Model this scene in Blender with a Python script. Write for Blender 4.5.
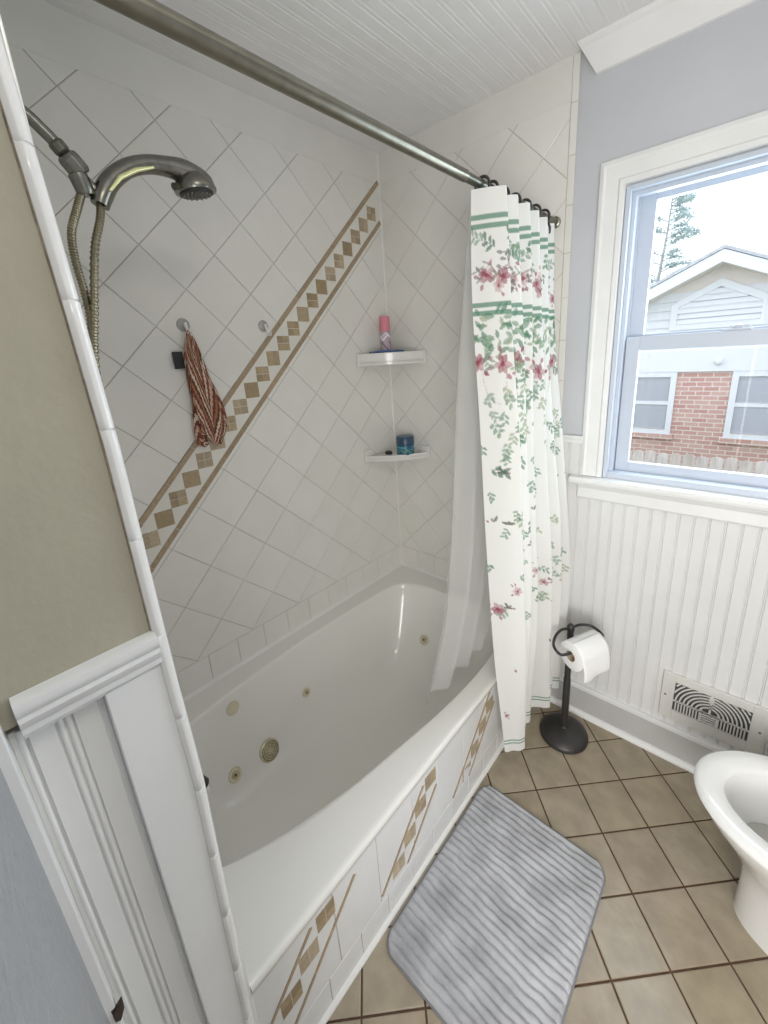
import bpy, math, random
import numpy as np
from mathutils import Vector, Matrix
random.seed(7); rng = np.random.default_rng(7)
for o in list(bpy.data.objects): bpy.data.objects.remove(o)
SC = bpy.context.scene
COL = SC.collection
PI = math.pi

# ---------------------------------------------------------------- camera
cam_d = bpy.data.cameras.new('camera'); cam = bpy.data.objects.new('camera', cam_d); COL.objects.link(cam)
F, PX, PY = 406.874, 397.3455, 472.6336
yaw, pitch, roll = 0.732, -0.2789, -0.0602
fw = Vector((-math.sin(yaw)*math.cos(pitch), math.cos(yaw)*math.cos(pitch), math.sin(pitch)))
r0 = Vector((math.cos(yaw), math.sin(yaw), 0)); u0 = r0.cross(fw)
rt = r0*math.cos(roll) + u0*math.sin(roll); up = -r0*math.sin(roll) + u0*math.cos(roll)
m = Matrix((rt, up, -fw)).transposed().to_4x4(); m.translation = Vector((1.4995, -0.1443, 1.6516))
cam.matrix_world = m
cam_d.sensor_fit = 'HORIZONTAL'; cam_d.sensor_width = 36.0; cam_d.lens = F/768*36
cam_d.shift_x = (384-PX)/768; cam_d.shift_y = (PY-512)/768
cam_d.clip_start = 0.01; cam_d.clip_end = 200
SC.camera = cam

# ---------------------------------------------------------------- light
SKY_STRENGTH = 2.1
w = bpy.data.worlds.new('overcast_sky'); SC.world = w; w.use_nodes = True
wt = w.node_tree; bg = wt.nodes['Background']
bg.inputs[0].default_value = (0.90, 0.95, 1.0, 1); bg.inputs[1].default_value = SKY_STRENGTH
SC.view_settings.view_transform = 'Standard'; SC.view_settings.look = 'None'
SC.view_settings.gamma = 1; SC.view_settings.exposure = 0.0; SC.view_settings.use_curve_mapping = False

def area(name, loc, direction, sx, sy, power, color, portal=False):
    d = bpy.data.lights.new(name, 'AREA'); d.shape = 'RECTANGLE'; d.size = sx; d.size_y = sy
    d.energy = power; d.color = color
    o = bpy.data.objects.new(name, d); COL.objects.link(o); o.location = loc
    o.rotation_euler = Vector(direction).to_track_quat('-Z', 'Y').to_euler()
    if portal: d.cycles.is_portal = True
    return o
area('window_daylight', (1.48, 1.78, 1.72), (-0.35, -1, -0.12), 0.85, 1.0, 17, (0.80, 0.90, 1.0))
area('ceiling_lamp_light', (1.75, 0.10, 2.47), (-0.05, 0.02, -1), 0.34, 0.34, 5.0, (1.0, 0.95, 0.86))
area('doorway_daylight', (1.95, -0.75, 1.20), (-0.62, 0.80, -0.08), 0.8, 1.2, 37, (1.0, 0.98, 0.95))

# ---------------------------------------------------------------- materials
def mat(name, color, rough=0.5, metal=0.0, var=0.0, vscale=8.0, bump=0.0, bscale=60.0, attr=False, spec=0.5,
        coat=0.0, alpha=1.0, trans=0.0, color2=None, detail=3.0, stretch=None):
    M = bpy.data.materials.new(name); M.use_nodes = True
    nt = M.node_tree; N = nt.nodes; Lk = nt.links; b = N['Principled BSDF']
    b.inputs['Roughness'].default_value = rough; b.inputs['Metallic'].default_value = metal
    b.inputs['Specular IOR Level'].default_value = spec; b.inputs['Coat Weight'].default_value = coat
    b.inputs['Coat Roughness'].default_value = 0.08
    b.inputs['Alpha'].default_value = alpha; b.inputs['Transmission Weight'].default_value = trans
    tc = N.new('ShaderNodeTexCoord'); src = tc.outputs['Object']
    if stretch:
        mp = N.new('ShaderNodeMapping'); mp.inputs['Scale'].default_value = stretch
        Lk.new(src, mp.inputs[0]); src = mp.outputs[0]
    nz = N.new('ShaderNodeTexNoise'); nz.inputs['Scale'].default_value = vscale; nz.inputs['Detail'].default_value = detail
    Lk.new(src, nz.inputs['Vector'])
    mx = N.new('ShaderNodeMix'); mx.data_type = 'RGBA'
    c2 = color2 or tuple(max(0, c*(1-var)) for c in color)
    c1 = color if color2 else tuple(min(1, c*(1+var*0.6)) for c in color)
    mx.inputs[6].default_value = (*c1, 1); mx.inputs[7].default_value = (*c2, 1)
    rmp = N.new('ShaderNodeMapRange'); rmp.inputs[1].default_value = 0.35; rmp.inputs[2].default_value = 0.65
    Lk.new(nz.outputs[0], rmp.inputs[0]); Lk.new(rmp.outputs[0], mx.inputs[0])
    out = mx.outputs[2]
    if attr:
        at = N.new('ShaderNodeAttribute'); at.attribute_name = 'Col'
        ml = N.new('ShaderNodeMix'); ml.data_type = 'RGBA'; ml.blend_type = 'MULTIPLY'; ml.inputs[0].default_value = 1
        Lk.new(out, ml.inputs[6]); Lk.new(at.outputs['Color'], ml.inputs[7]); out = ml.outputs[2]
    Lk.new(out, b.inputs['Base Color'])
    if bump:
        nb = N.new('ShaderNodeTexNoise'); nb.inputs['Scale'].default_value = bscale; nb.inputs['Detail'].default_value = 4
        Lk.new(src, nb.inputs['Vector'])
        bp = N.new('ShaderNodeBump'); bp.inputs['Strength'].default_value = 1.0; bp.inputs['Distance'].default_value = bump
        Lk.new(nb.outputs[0], bp.inputs['Height']); Lk.new(bp.outputs[0], b.inputs['Normal'])
    return M

M = {}
M['tile'] = mat('glazed_white_tile', (0.78, 0.765, 0.72), 0.18, var=0.02, bump=0.0006, bscale=9, attr=True)
M['plaster'] = mat('smooth_alcove_plaster', (0.755, 0.74, 0.695), 0.4, var=0.02, bump=0.0008, bscale=60)
M['grout'] = mat('grey_grout', (0.34, 0.31, 0.27), 0.9, var=0.2, vscale=30)
M['grout_l'] = mat('pale_grout', (0.54, 0.50, 0.43), 0.9, var=0.15, vscale=20)
M['tan'] = mat('tan_stone_mosaic', (1, 1, 1), 0.45, var=0.10, vscale=90, attr=True, color2=(0.85, 0.83, 0.80))
M['ftile'] = mat('beige_floor_tile', (0.35, 0.295, 0.215), 0.28, var=0.14, vscale=14, bump=0.0015, bscale=28, attr=True, detail=6)
M['fgrout'] = mat('brown_floor_grout', (0.10, 0.055, 0.032), 0.9, var=0.2, vscale=40)
M['apron'] = mat('white_apron_tile', (0.78, 0.78, 0.77), 0.22, var=0.02, bump=0.0004, bscale=9, attr=True)
M['trimtile'] = mat('bullnose_glaze', (0.82, 0.81, 0.78), 0.15, var=0.03)
M['acrylic'] = mat('white_acrylic', (0.80, 0.785, 0.74), 0.16, var=0.015, vscale=3, coat=0.3)
M['caulk'] = mat('white_caulk', (0.78, 0.77, 0.74), 0.5)
M['ceil'] = mat('ceiling_paint', (0.83, 0.82, 0.81), 0.55, var=0.02)
M['beige'] = mat('beige_wall_paint', (0.42, 0.39, 0.30), 0.55, var=0.05, vscale=5, bump=0.0014, bscale=45)
M['lav'] = mat('grey_lavender_paint', (0.55, 0.56, 0.585), 0.6, var=0.03, vscale=4, bump=0.0006, bscale=120)
M['greywall'] = mat('rough_grey_plaster', (0.33, 0.335, 0.35), 0.42, var=0.04, vscale=6, bump=0.006, bscale=40)
M['wood'] = mat('white_painted_wood', (0.80, 0.80, 0.785), 0.38, var=0.03, vscale=6, bump=0.0005, bscale=20)
M['wains'] = mat('wainscot_paint', (0.74, 0.74, 0.725), 0.42, var=0.03, vscale=5, bump=0.0005, bscale=30)
M['base'] = mat('baseboard_paint', (0.52, 0.515, 0.505), 0.4, var=0.04, vscale=8)
M['vinyl'] = mat('window_vinyl', (0.56, 0.61, 0.69), 0.35, var=0.02)
M['nickel'] = mat('brushed_nickel', (0.23, 0.225, 0.195), 0.27, 1.0, var=0.12, vscale=60)
M['rod'] = mat('satin_nickel_rod', (0.24, 0.225, 0.18), 0.30, 1.0, var=0.1, vscale=40)
M['dnick'] = mat('dark_nickel', (0.16, 0.16, 0.13), 0.35, 0.9)
M['hose'] = mat('metal_hose', (0.28, 0.25, 0.17), 0.3, 1.0)
M['black'] = mat('black_rubber', (0.02, 0.02, 0.022), 0.5)
M['bronze'] = mat('dark_bronze', (0.055, 0.052, 0.05), 0.42, 0.5, var=0.1)
M['brass'] = mat('aged_brass_fitting', (0.56, 0.50, 0.33), 0.35, 0.35, var=0.15, vscale=60)
M['ivory'] = mat('ivory_plastic', (0.66, 0.60, 0.44), 0.35, var=0.06)
M['ceramic'] = mat('shelf_ceramic', (0.76, 0.75, 0.71), 0.15, var=0.02)
M['porc'] = mat('porcelain', (0.82, 0.815, 0.79), 0.10, coat=0.5, var=0.01)
M['water'] = mat('bowl_water', (0.48, 0.47, 0.43), 0.05)
M['paper'] = mat('toilet_tissue', (0.88, 0.875, 0.86), 0.9, bump=0.0006, bscale=160)
M['card'] = mat('cardboard_core', (0.45, 0.36, 0.26), 0.9)
M['pink'] = mat('pink_cap_plastic', (0.70, 0.24, 0.30), 0.35)
M['lilac'] = mat('lilac_can', (0.46, 0.36, 0.42), 0.3, attr=True)
M['blue'] = mat('blue_plastic', (0.03, 0.12, 0.34), 0.3)
M['jar'] = mat('teal_jar', (1, 1, 1), 0.25, attr=True)
M['jarlid'] = mat('navy_lid', (0.03, 0.07, 0.13), 0.3)
M['vent'] = mat('register_enamel', (0.70, 0.69, 0.66), 0.4)
M['dark'] = mat('dark_duct', (0.09, 0.09, 0.09), 0.8)
M['cloth'] = mat('striped_terry', (1, 1, 1), 0.95, attr=True, bump=0.0015, bscale=350)
M['matgrey'] = mat('grey_plush', (0.42, 0.423, 0.44), 0.95, var=0.2, vscale=12, bump=0.0012, bscale=200, detail=5)
M['matedge'] = mat('grey_mat_binding', (0.20, 0.20, 0.22), 0.9)
M['siding'] = mat('house_siding_paint', (0.80, 0.80, 0.84), 0.6, var=0.02)
M['soffit'] = mat('beige_soffit', (0.78, 0.70, 0.67), 0.7)
M['roof'] = mat('pale_shingles', (0.55, 0.56, 0.60), 0.9, var=0.2, vscale=20)
M['blind'] = mat('house_window_blind', (0.46, 0.47, 0.52), 0.5)
M['fence'] = mat('weathered_fence', (0.60, 0.52, 0.50), 0.9, var=0.2, vscale=3, stretch=(6, 6, 1), attr=True)
M['bark'] = mat('tree_bark', (0.45, 0.45, 0.43), 0.9, var=0.2)
M['needle'] = mat('pale_foliage', (0.46, 0.55, 0.54), 0.9, var=0.3, vscale=2)
M['grass'] = mat('lawn', (0.20, 0.28, 0.12), 0.95, var=0.3, vscale=3)

def brick_mat():
    m = bpy.data.materials.new('red_brick'); m.use_nodes = True; N = m.node_tree.nodes; L = m.node_tree.links
    b = N['Principled BSDF']; b.inputs['Roughness'].default_value = 0.9
    tc = N.new('ShaderNodeTexCoord'); mp = N.new('ShaderNodeMapping'); mp.inputs['Rotation'].default_value = (PI/2, 0, 0)
    br = N.new('ShaderNodeTexBrick'); br.inputs['Scale'].default_value = 1
    br.inputs['Color1'].default_value = (0.56, 0.30, 0.26, 1); br.inputs['Color2'].default_value = (0.66, 0.42, 0.37, 1)
    br.inputs['Mortar'].default_value = (0.74, 0.66, 0.62, 1); br.inputs['Mortar Size'].default_value = 0.009
    br.inputs['Brick Width'].default_value = 0.235; br.inputs['Row Height'].default_value = 0.085
    L.new(tc.outputs['Object'], mp.inputs[0]); L.new(mp.outputs[0], br.inputs['Vector']); L.new(br.outputs['Color'], b.inputs['Base Color'])
    return m
M['brick'] = brick_mat()

def glass_mat():
    m = bpy.data.materials.new('window_glass'); m.use_nodes = True; N = m.node_tree.nodes; L = m.node_tree.links
    N.remove(N['Principled BSDF']); t = N.new('ShaderNodeBsdfTransparent'); t.inputs[0].default_value = (0.96, 0.98, 1, 1)
    g = N.new('ShaderNodeBsdfGlossy'); g.inputs['Roughness'].default_value = 0.02
    x = N.new('ShaderNodeMixShader'); x.inputs[0].default_value = 0.04
    L.new(t.outputs[0], x.inputs[1]); L.new(g.outputs[0], x.inputs[2]); L.new(x.outputs[0], N['Material Output'].inputs[0])
    return m
M['glass'] = glass_mat()

def sheer_mat(name, col, clear, transl, attr=False):
    m = bpy.data.materials.new(name); m.use_nodes = True; N = m.node_tree.nodes; L = m.node_tree.links
    N.remove(N['Principled BSDF']); d = N.new('ShaderNodeBsdfDiffuse'); d.inputs[0].default_value = (*col, 1)
    tl = N.new('ShaderNodeBsdfTranslucent'); tl.inputs[0].default_value = (*col, 1)
    if attr:
        a = N.new('ShaderNodeAttribute'); a.attribute_name = 'Col'
        L.new(a.outputs['Color'], d.inputs[0]); L.new(a.outputs['Color'], tl.inputs[0])
    x = N.new('ShaderNodeMixShader'); x.inputs[0].default_value = transl
    L.new(d.outputs[0], x.inputs[1]); L.new(tl.outputs[0], x.inputs[2]); last = x
    if clear:
        t = N.new('ShaderNodeBsdfTransparent'); y = N.new('ShaderNodeMixShader'); y.inputs[0].default_value = clear
        L.new(x.outputs[0], y.inputs[1]); L.new(t.outputs[0], y.inputs[2]); last = y
    L.new(last.outputs[0], N['Material Output'].inputs[0])
    return m
M['fabric'] = sheer_mat('printed_curtain_fabric', (0.88, 0.88, 0.86), 0, 0.30, True)
M['liner'] = sheer_mat('sheer_liner', (0.86, 0.86, 0.85), 0.62, 0.35)

# ---------------------------------------------------------------- mesh helper
class MB:
    def __init__(s): s.v = []; s.f = []; s.c = []; s.mi = []
    def add(s, vs, fs, col=None, mi=0):
        b = len(s.v); s.v += [tuple(x) for x in vs]
        for f in fs: s.f.append(tuple(b+i for i in f)); s.c.append(col); s.mi.append(mi)
    def box(s, a, b, col=None, mi=0):
        x0, y0, z0 = a; x1, y1, z1 = b
        s.add([(x0,y0,z0),(x1,y0,z0),(x1,y1,z0),(x0,y1,z0),(x0,y0,z1),(x1,y0,z1),(x1,y1,z1),(x0,y1,z1)],
              [(0,3,2,1),(4,5,6,7),(0,1,5,4),(1,2,6,5),(2,3,7,6),(3,0,4,7)], col, mi); return s
    def prism(s, poly, fr, d, col=None, mi=0):      # poly 2D, fr(u,v,w) -> 3D, extruded w in d
        n = len(poly)
        vs = [fr(u, v, d[0]) for u, v in poly] + [fr(u, v, d[1]) for u, v in poly]
        s.add(vs, [tuple(range(n))[::-1], tuple(range(n, 2*n))] + [(i, (i+1) % n, n+(i+1) % n, n+i) for i in range(n)], col, mi); return s
    def rings(s, rs, close=True, cap=(False, False), col=None, mi=0):
        n = len(rs[0]); vs = [p for r in rs for p in r]; fs = []
        for k in range(len(rs)-1):
            for i in range(n if close else n-1):
                j = (i+1) % n; fs.append((k*n+i, k*n+j, (k+1)*n+j, (k+1)*n+i))
        if cap[0]: fs.append(tuple(range(n))[::-1])
        if cap[1]: fs.append(tuple((len(rs)-1)*n+i for i in range(n)))
        s.add(vs, fs, col, mi); return s
    def tube(s, path, rad, n=14, cap=True, col=None, closed=False):
        P = [Vector(p) for p in path]; K = len(P)
        if not hasattr(rad, '__len__'): rad = [rad]*K
        rs = []; prev = None
        for i in range(K):
            if closed: t = (P[(i+1) % K]-P[i-1]).normalized()
            else: t = (P[min(i+1, K-1)]-P[max(i-1, 0)]).normalized()
            a = prev if prev is not None else (Vector((0, 0, 1)) if abs(t.z) < 0.9 else Vector((1, 0, 0)))
            a = (a - t*a.dot(t)).normalized(); prev = a; b = t.cross(a)
            rs.append([P[i]+(a*math.cos(q)+b*math.sin(q))*rad[i] for q in [2*PI*k/n for k in range(n)]])
        if closed: rs.append(rs[0]); cap = False
        s.rings(rs, cap=(cap, cap), col=col); return s
    def lathe(s, prof, o, ax=(0, 0, 1), n=32, cap=(True, True), col=None, sx=1.0):   # prof (r,h)
        ax = Vector(ax).normalized(); a = Vector((1, 0, 0)) if abs(ax.x) < 0.9 else Vector((0, 1, 0))
        a = (a-ax*a.dot(ax)).normalized(); b = ax.cross(a); o = Vector(o)
        s.rings([[o+ax*h+(a*math.cos(q)*sx+b*math.sin(q))*r for q in [2*PI*k/n for k in range(n)]] for r, h in prof], cap=cap, col=col); return s
    def build(s, name, mats, parent=None, smooth=None, bevel=0, sub=0, loc=None, solid=0):
        me = bpy.data.meshes.new(name); me.from_pydata([tuple(v) for v in s.v], [], s.f)
        for mm in (mats if isinstance(mats, (list, tuple)) else [mats]): me.materials.append(M[mm] if isinstance(mm, str) else mm)
        me.polygons.foreach_set('material_index', s.mi)
        if any(c is not None for c in s.c):
            at = me.color_attributes.new('Col', 'FLOAT_COLOR', 'CORNER'); arr = []
            for f, c in zip(s.f, s.c): arr += list((*(c or (1, 1, 1)), 1))*len(f)
            at.data.foreach_set('color', arr)
        o = bpy.data.objects.new(name, me); COL.objects.link(o)
        if smooth: 
            me.polygons.foreach_set('use_smooth', [True]*len(me.polygons))
            if smooth is not True: me.set_sharp_from_angle(angle=math.radians(smooth))
        if solid: q = o.modifiers.new('thickness', 'SOLIDIFY'); q.thickness = solid; q.offset = 0
        if bevel: q = o.modifiers.new('bevel', 'BEVEL'); q.width = bevel; q.segments = 2; q.limit_method = 'ANGLE'
        if sub: q = o.modifiers.new('subdivision', 'SUBSURF'); q.levels = sub; q.render_levels = sub
        me.update(); 
        if parent: o.parent = parent; o.matrix_parent_inverse = parent.matrix_world.inverted() if parent.type != 'EMPTY' else Matrix.Translation(-Vector(parent.location))
        return o

def tag(o, label, cat, group=None, kind=None):
    o['label'] = label; o['category'] = cat
    if group: o['group'] = group
    if kind: o['kind'] = kind
    return o
def thing(name, loc, label, cat, group=None):
    o = bpy.data.objects.new(name, None); COL.objects.link(o); o.location = loc; o.empty_display_size = 0.05
    return tag(o, label, cat, group)
def struct(o, label=None):
    o['kind'] = 'structure'
    if label: o['label'] = label
    return o
def copy_tree(r, label=None):
    c = r.copy(); COL.objects.link(c)
    if label: c['label'] = label
    for ch in r.children:
        d = ch.copy(); COL.objects.link(d); d.parent = c; d.matrix_parent_inverse = ch.matrix_parent_inverse.copy()
        for g in ch.children: e = g.copy(); COL.objects.link(e); e.parent = d
    return c
def crom(pts, n, closed=False):
    P = [np.array(p, float) for p in pts]; K = len(P); out = []
    segs = K if closed else K-1
    for i in range(segs):
        if closed: p0, p1, p2, p3 = P[i-1], P[i], P[(i+1) % K], P[(i+2) % K]
        else: p0, p1, p2, p3 = P[max(i-1, 0)], P[i], P[i+1], P[min(i+2, K-1)]
        for k in range(n):
            t = k/n
            out.append(0.5*((2*p1)+(-p0+p2)*t+(2*p0-5*p1+4*p2-p3)*t*t+(-p0+3*p1-3*p2+p3)*t**3))
    if not closed: out.append(P[-1])
    return out

# ---------------------------------------------------------------- tile helpers
def clip(poly, a, b, c):          # keep a*u+b*v <= c
    out = []
    for i in range(len(poly)):
        p, q = poly[i], poly[(i+1) % len(poly)]
        dp, dq = a*p[0]+b*p[1]-c, a*q[0]+b*q[1]-c
        if dp <= 0: out.append(p)
        if dp*dq < 0:
            t = dp/(dp-dq); out.append((p[0]+t*(q[0]-p[0]), p[1]+t*(q[1]-p[1])))
    return out
def area2(poly): return 0.5*sum(poly[i][0]*poly[(i+1) % len(poly)][1]-poly[(i+1) % len(poly)][0]*poly[i][1] for i in range(len(poly)))
def inset(poly, d):
    n = len(poly); res = poly
    for i in range(n):
        p, q = poly[i], poly[(i+1) % n]; e = (q[0]-p[0], q[1]-p[1]); l = math.hypot(*e)
        if l < 1e-6: continue
        a, b = e[1]/l, -e[0]/l      # outward normal for CCW
        res = clip(res, a, b, a*p[0]+b*p[1]-d)
        if len(res) < 3: return []
    return res
def clean(poly):
    out = []
    for p in poly:
        if not out or math.hypot(p[0]-out[-1][0], p[1]-out[-1][1]) > 4e-4: out.append(p)
    if len(out) > 1 and math.hypot(out[0][0]-out[-1][0], out[0][1]-out[-1][1]) < 4e-4: out.pop()
    return out
def tile(mb, poly, fr, gap=0.0009, h=0.0035, cham=0.0012, col=None, tilt=0.0):
    poly = clean(poly)
    if len(poly) < 3: return
    if area2(poly) < 0: poly = poly[::-1]
    if area2(poly) < 6e-5: return
    a = inset(poly, gap); 
    if len(a) < 3: return
    a = clean(a)
    if len(a) < 3: return
    cu = sum(p[0] for p in a)/len(a); cv = sum(p[1] for p in a)/len(a)
    rmax = max(math.hypot(p[0]-cu, p[1]-cv) for p in a)
    k = max(0.5, 1-cham/max(rmax*0.5, 1e-4)); b = [(cu+(p[0]-cu)*k, cv+(p[1]-cv)*k) for p in a]
    n = len(a); tu, tv = random.gauss(0, tilt), random.gauss(0, tilt)
    vs = [fr(u, v, 0) for u, v in a]+[fr(u, v, h*0.7) for u, v in a]+[fr(u, v, h+(u-cu)*tu+(v-cv)*tv) for u, v in b]
    fs = [(i, (i+1) % n, n+(i+1) % n, n+i) for i in range(n)]+[(n+i, n+(i+1) % n, 2*n+(i+1) % n, 2*n+i) for i in range(n)]+[tuple(range(2*n, 3*n))]
    mb.add(vs, fs, col)
def jit(s=0.03): 
    k = 1+random.uniform(-s, s); return (min(1, k), min(1, k*random.uniform(1-s*0.3, 1)), min(1, k*random.uniform(1-s*0.6, 1)))
TANS = [(0.42, 0.33, 0.21), (0.46, 0.37, 0.25), (0.38, 0.29, 0.175), (0.49, 0.40, 0.28)]
def chip(mb, u0, v0, u1, v1, fr, h0=0.0036, h=0.0045, dark=1.0, col=None):
    c = col or random.choice(TANS); c = tuple(x*dark for x in c)
    mb.prism([(u0, v0), (u1, v0), (u1, v1), (u0, v1)], fr, (h0-0.003, h), col=c)
def chip_square(mb, cu, cv, s, fr, style):
    e = 0.0009
    if style == 0: chip(mb, cu-s, cv-s, cu+s, cv+s, fr)
    elif style == 1:
        base = random.choice(TANS)
        for a in (-1, 1):
            for b in (-1, 1):
                k = random.uniform(0.8, 1.2); c = tuple(min(1, x*k) for x in base)
                chip(mb, cu+min(0, a*s)+e, cv+min(0, b*s)+e, cu+max(0, a*s)-e, cv+max(0, b*s)-e, fr, col=c)
    else:
        base = random.choice(TANS)
        for i in range(2):
            k = random.uniform(0.85, 1.15); c = tuple(min(1, x*k) for x in base)
            chip(mb, cu-s+i*s+e, cv-s+e, cu-s+(i+1)*s-e, cv+s-e, fr, col=c)
def liner_strip(mb, p, q, wd, fr, pieces=0.15):
    d = math.hypot(q[0]-p[0], q[1]-p[1]); n = max(1, round(d/pieces)); ux, uy = (q[0]-p[0])/d, (q[1]-p[1])/d
    for i in range(n):
        a = i*d/n+0.0007; b = (i+1)*d/n-0.0007; kk = random.uniform(0.92, 1.08); c = tuple(x*kk for x in (0.40, 0.31, 0.205))
        pl = [(p[0]+ux*a-uy*wd/2*sg, p[1]+uy*a+ux*wd/2*sg) for sg in (-1, 1)]+[(p[0]+ux*b-uy*wd/2*sg, p[1]+uy*b+ux*wd/2*sg) for sg in (1, -1)]
        mb.prism(pl, fr, (0.0005, 0.0055), col=c)

L, H, W = 1.52, 2.5634, 0.88
# ================================================================ ROOM SHELL
# floor: diagonal tiles over grout slab
fl = struct(MB().box((-0.05, -1.7, -0.08), (2.5, 1.6, -0.003)).build('floor', 'fgrout'))
mb = MB(); gs = 0.1686; fu0, fv0 = 1.1802, 1.1606; c45, s45 = math.cos(0.7874), math.sin(0.7874)
frz = lambda u, v, w_: (u, v, -0.003+w_)
for i in range(-14, 18):
    for j in range(-12, 20):
        q = [(fu0+a*gs*c45+b*gs*s45, fv0+a*gs*s45-b*gs*c45) for a, b in ((i, j), (i+1, j), (i+1, j+1), (i, j+1))]
        for (a, b, c) in ((-1, 0, 0.0), (1, 0, 2.46), (0, -1, 1.65), (0, 1, 1.53)):
            q = clip(q, a, b, c)
            if len(q) < 3: break
        if len(q) >= 3: tile(mb, q, frz, gap=0.0028, h=0.003, cham=0.0016, col=jit(0.09), tilt=0.002)
mb.build('floor_tiles', 'ftile', fl)

# long wall with diagonal tile and mosaic stripe (x = 0)
wl = struct(MB().box((-0.12, -0.2, 0), (-0.0035, 1.65, H)).build('wall_left', 'grout_l'))
mb = MB(); frx = lambda u, v, w_: (-0.0035+w_, u, v)
D = 0.2378
def diag(mb, su0, dv0, conds, fr, tl=0.0025):
    for i in range(-12, 26):
        for j in range(-18, 18):
            s0, s1 = su0+i*D, su0+(i+1)*D; d0, d1 = dv0+j*D, dv0+(j+1)*D
            # s = u+v , d = v-u
            q = [((s_-d_)/2, (s_+d_)/2) for s_, d_ in ((s0, d0), (s1, d0), (s1, d1), (s0, d1))]
            if area2(q) < 0: q = q[::-1]
            for c in conds:
                q = clip(q, *c)
                if len(q) < 3: break
            if len(q) >= 3: tile(mb, q, fr, col=jit(0.025), tilt=tl)
ztop_b = 0.556
diag(mb, 2.665, 1.863, [(-1, 0, -0.004), (1, 0, L-0.004), (0, 1, 2.44), (1, -1, -0.951)], frx)     # above the stripe
diag(mb, 1.334, 0.26, [(-1, 0, -0.004), (1, 0, L-0.004), (0, -1, -ztop_b), (-1, 1, 0.757)], frx)   # below
for k in range(14):                                                                               # bottom border row
    a = 0.341-0.122*3+0.122*k
    q = [(max(a, .004), 0.44), (min(a+0.122, L-.004), 0.44), (min(a+0.122, L-.004), ztop_b), (max(a, .004), ztop_b)]
    if q[1][0] > q[0][0]: tile(mb, q, frx, col=jit(0.02), tilt=0.002)
# triangles of white tile inside the band
band = [(-1, 0, -0.004), (1, 0, L-0.004)]
q = [(0.004, 0.757+0.004), (L-.004, 0.757+L), (L-.004, 0.951+L), (0.004, 0.951+0.004)]
tile(mb, q, frx, gap=0.001, h=0.003, col=(0.98, 0.97, 0.95))
mb.build('tile_field', 'tile', wl)
MB().box((-0.004, 0.0, 2.439), (-0.0002, L-0.001, H)).build('plaster_band', 'plaster', wl)
mb = MB()
liner_strip(mb, (0.012, 0.951-0.013+0.012), (L-0.012, L-0.012+0.938), 0.018, frx)
liner_strip(mb, (0.012, 0.757+0.013+0.012), (L-0.012, L-0.012+0.770), 0.018, frx)
k = 0; y = 0.012
while y < L-0.03:
    cz = y+0.854
    chip_square(mb, y, cz, 0.0290, frx, 1 if k % 5 in (0, 1, 3) else (0 if k % 2 else 2)) if k % 7 not in (5,) else chip_square(mb, y, cz, 0.0290, frx, 0)
    y += 0.0575; k += 1
mb.build('mosaic_stripe', 'tan', wl)

# far wall (y = L): painted part with window opening, tiled part in the tub alcove
WX0, WX1, WZ0, WZ1 = 1.085, 1.885, 1.15, 2.135
yb = L+0.004
wf = MB()
wf.box((-0.12, yb, 0), (WX0, yb+0.14, H)); wf.box((WX1, yb, 0), (2.6, yb+0.14, H))
wf.box((WX0, yb, 0), (WX1, yb+0.14, WZ0)); wf.box((WX0, yb, WZ1), (WX1, yb+0.14, H))
wf = struct(wf.build('wall_far', 'lav'))
mb = MB(); fry = lambda u, v, w_: (u, L+0.001-w_, v)
XT = 0.914
MB().box((0, L+0.0008, 0), (XT-0.002, yb, H)).build('grout_bed', 'grout_l', wf)
diag(mb, 1.674, 1.264, [(-1, 0, -0.003), (1, 0, 0.888), (0, 1, 2.44), (0, -1, -ztop_b)], fry)
for k in range(8):
    a = 0.003+0.122*k
    if a < 0.86: tile(mb, [(a, 0.44), (min(a+0.122, .888), 0.44), (min(a+0.122, .888), ztop_b), (a, ztop_b)], fry, col=jit(0.02), tilt=0.002)
MB().box((0, L-0.0022, 2.439), (0.889, L+0.001, H)).build('plaster_band', 'plaster', wf)
z = 0.0
while z < H:
    tile(mb, [(0.889, z), (XT, z), (XT, min(z+0.152, H)), (0.889, min(z+0.152, H))], fry, col=jit(0.015), h=0.004, cham=0.002); z += 0.152
mb.build('tile_field', 'tile', wf)
MB().prism([(0.0, 0), (0.005, 0), (0.0, 0.005)], lambda u, v, w_: (u, L-0.002-v, w_), (0.44, H)).build('corner_caulk', 'caulk', wf)

# ceiling: bead board running along y
mb = MB(); prof = []; x = 0.0
while x < 2.5:
    prof += [(x, 0), (x+0.030, 0), (x+0.032, 0.0009), (x+0.035, 0.0009), (x+0.038, 0.0001), (x+0.043, 0.0001), (x+0.046, 0.0009), (x+0.049, 0.0009)]; x += 0.051
pts = [(a, d) for a, d in prof]
vs = []; fs = []
for a, d in pts: vs += [(a, -1.7, H+d), (a, 1.66, H+d)]
for i in range(len(pts)-1): fs.append((2*i, 2*i+1, 2*i+3, 2*i+2))
mb.add(vs, fs); mb.box((-0.12, -1.7, H+0.006), (2.6, 1.66, H+0.08))
struct(mb.build('ceiling', 'ceil'))

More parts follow.
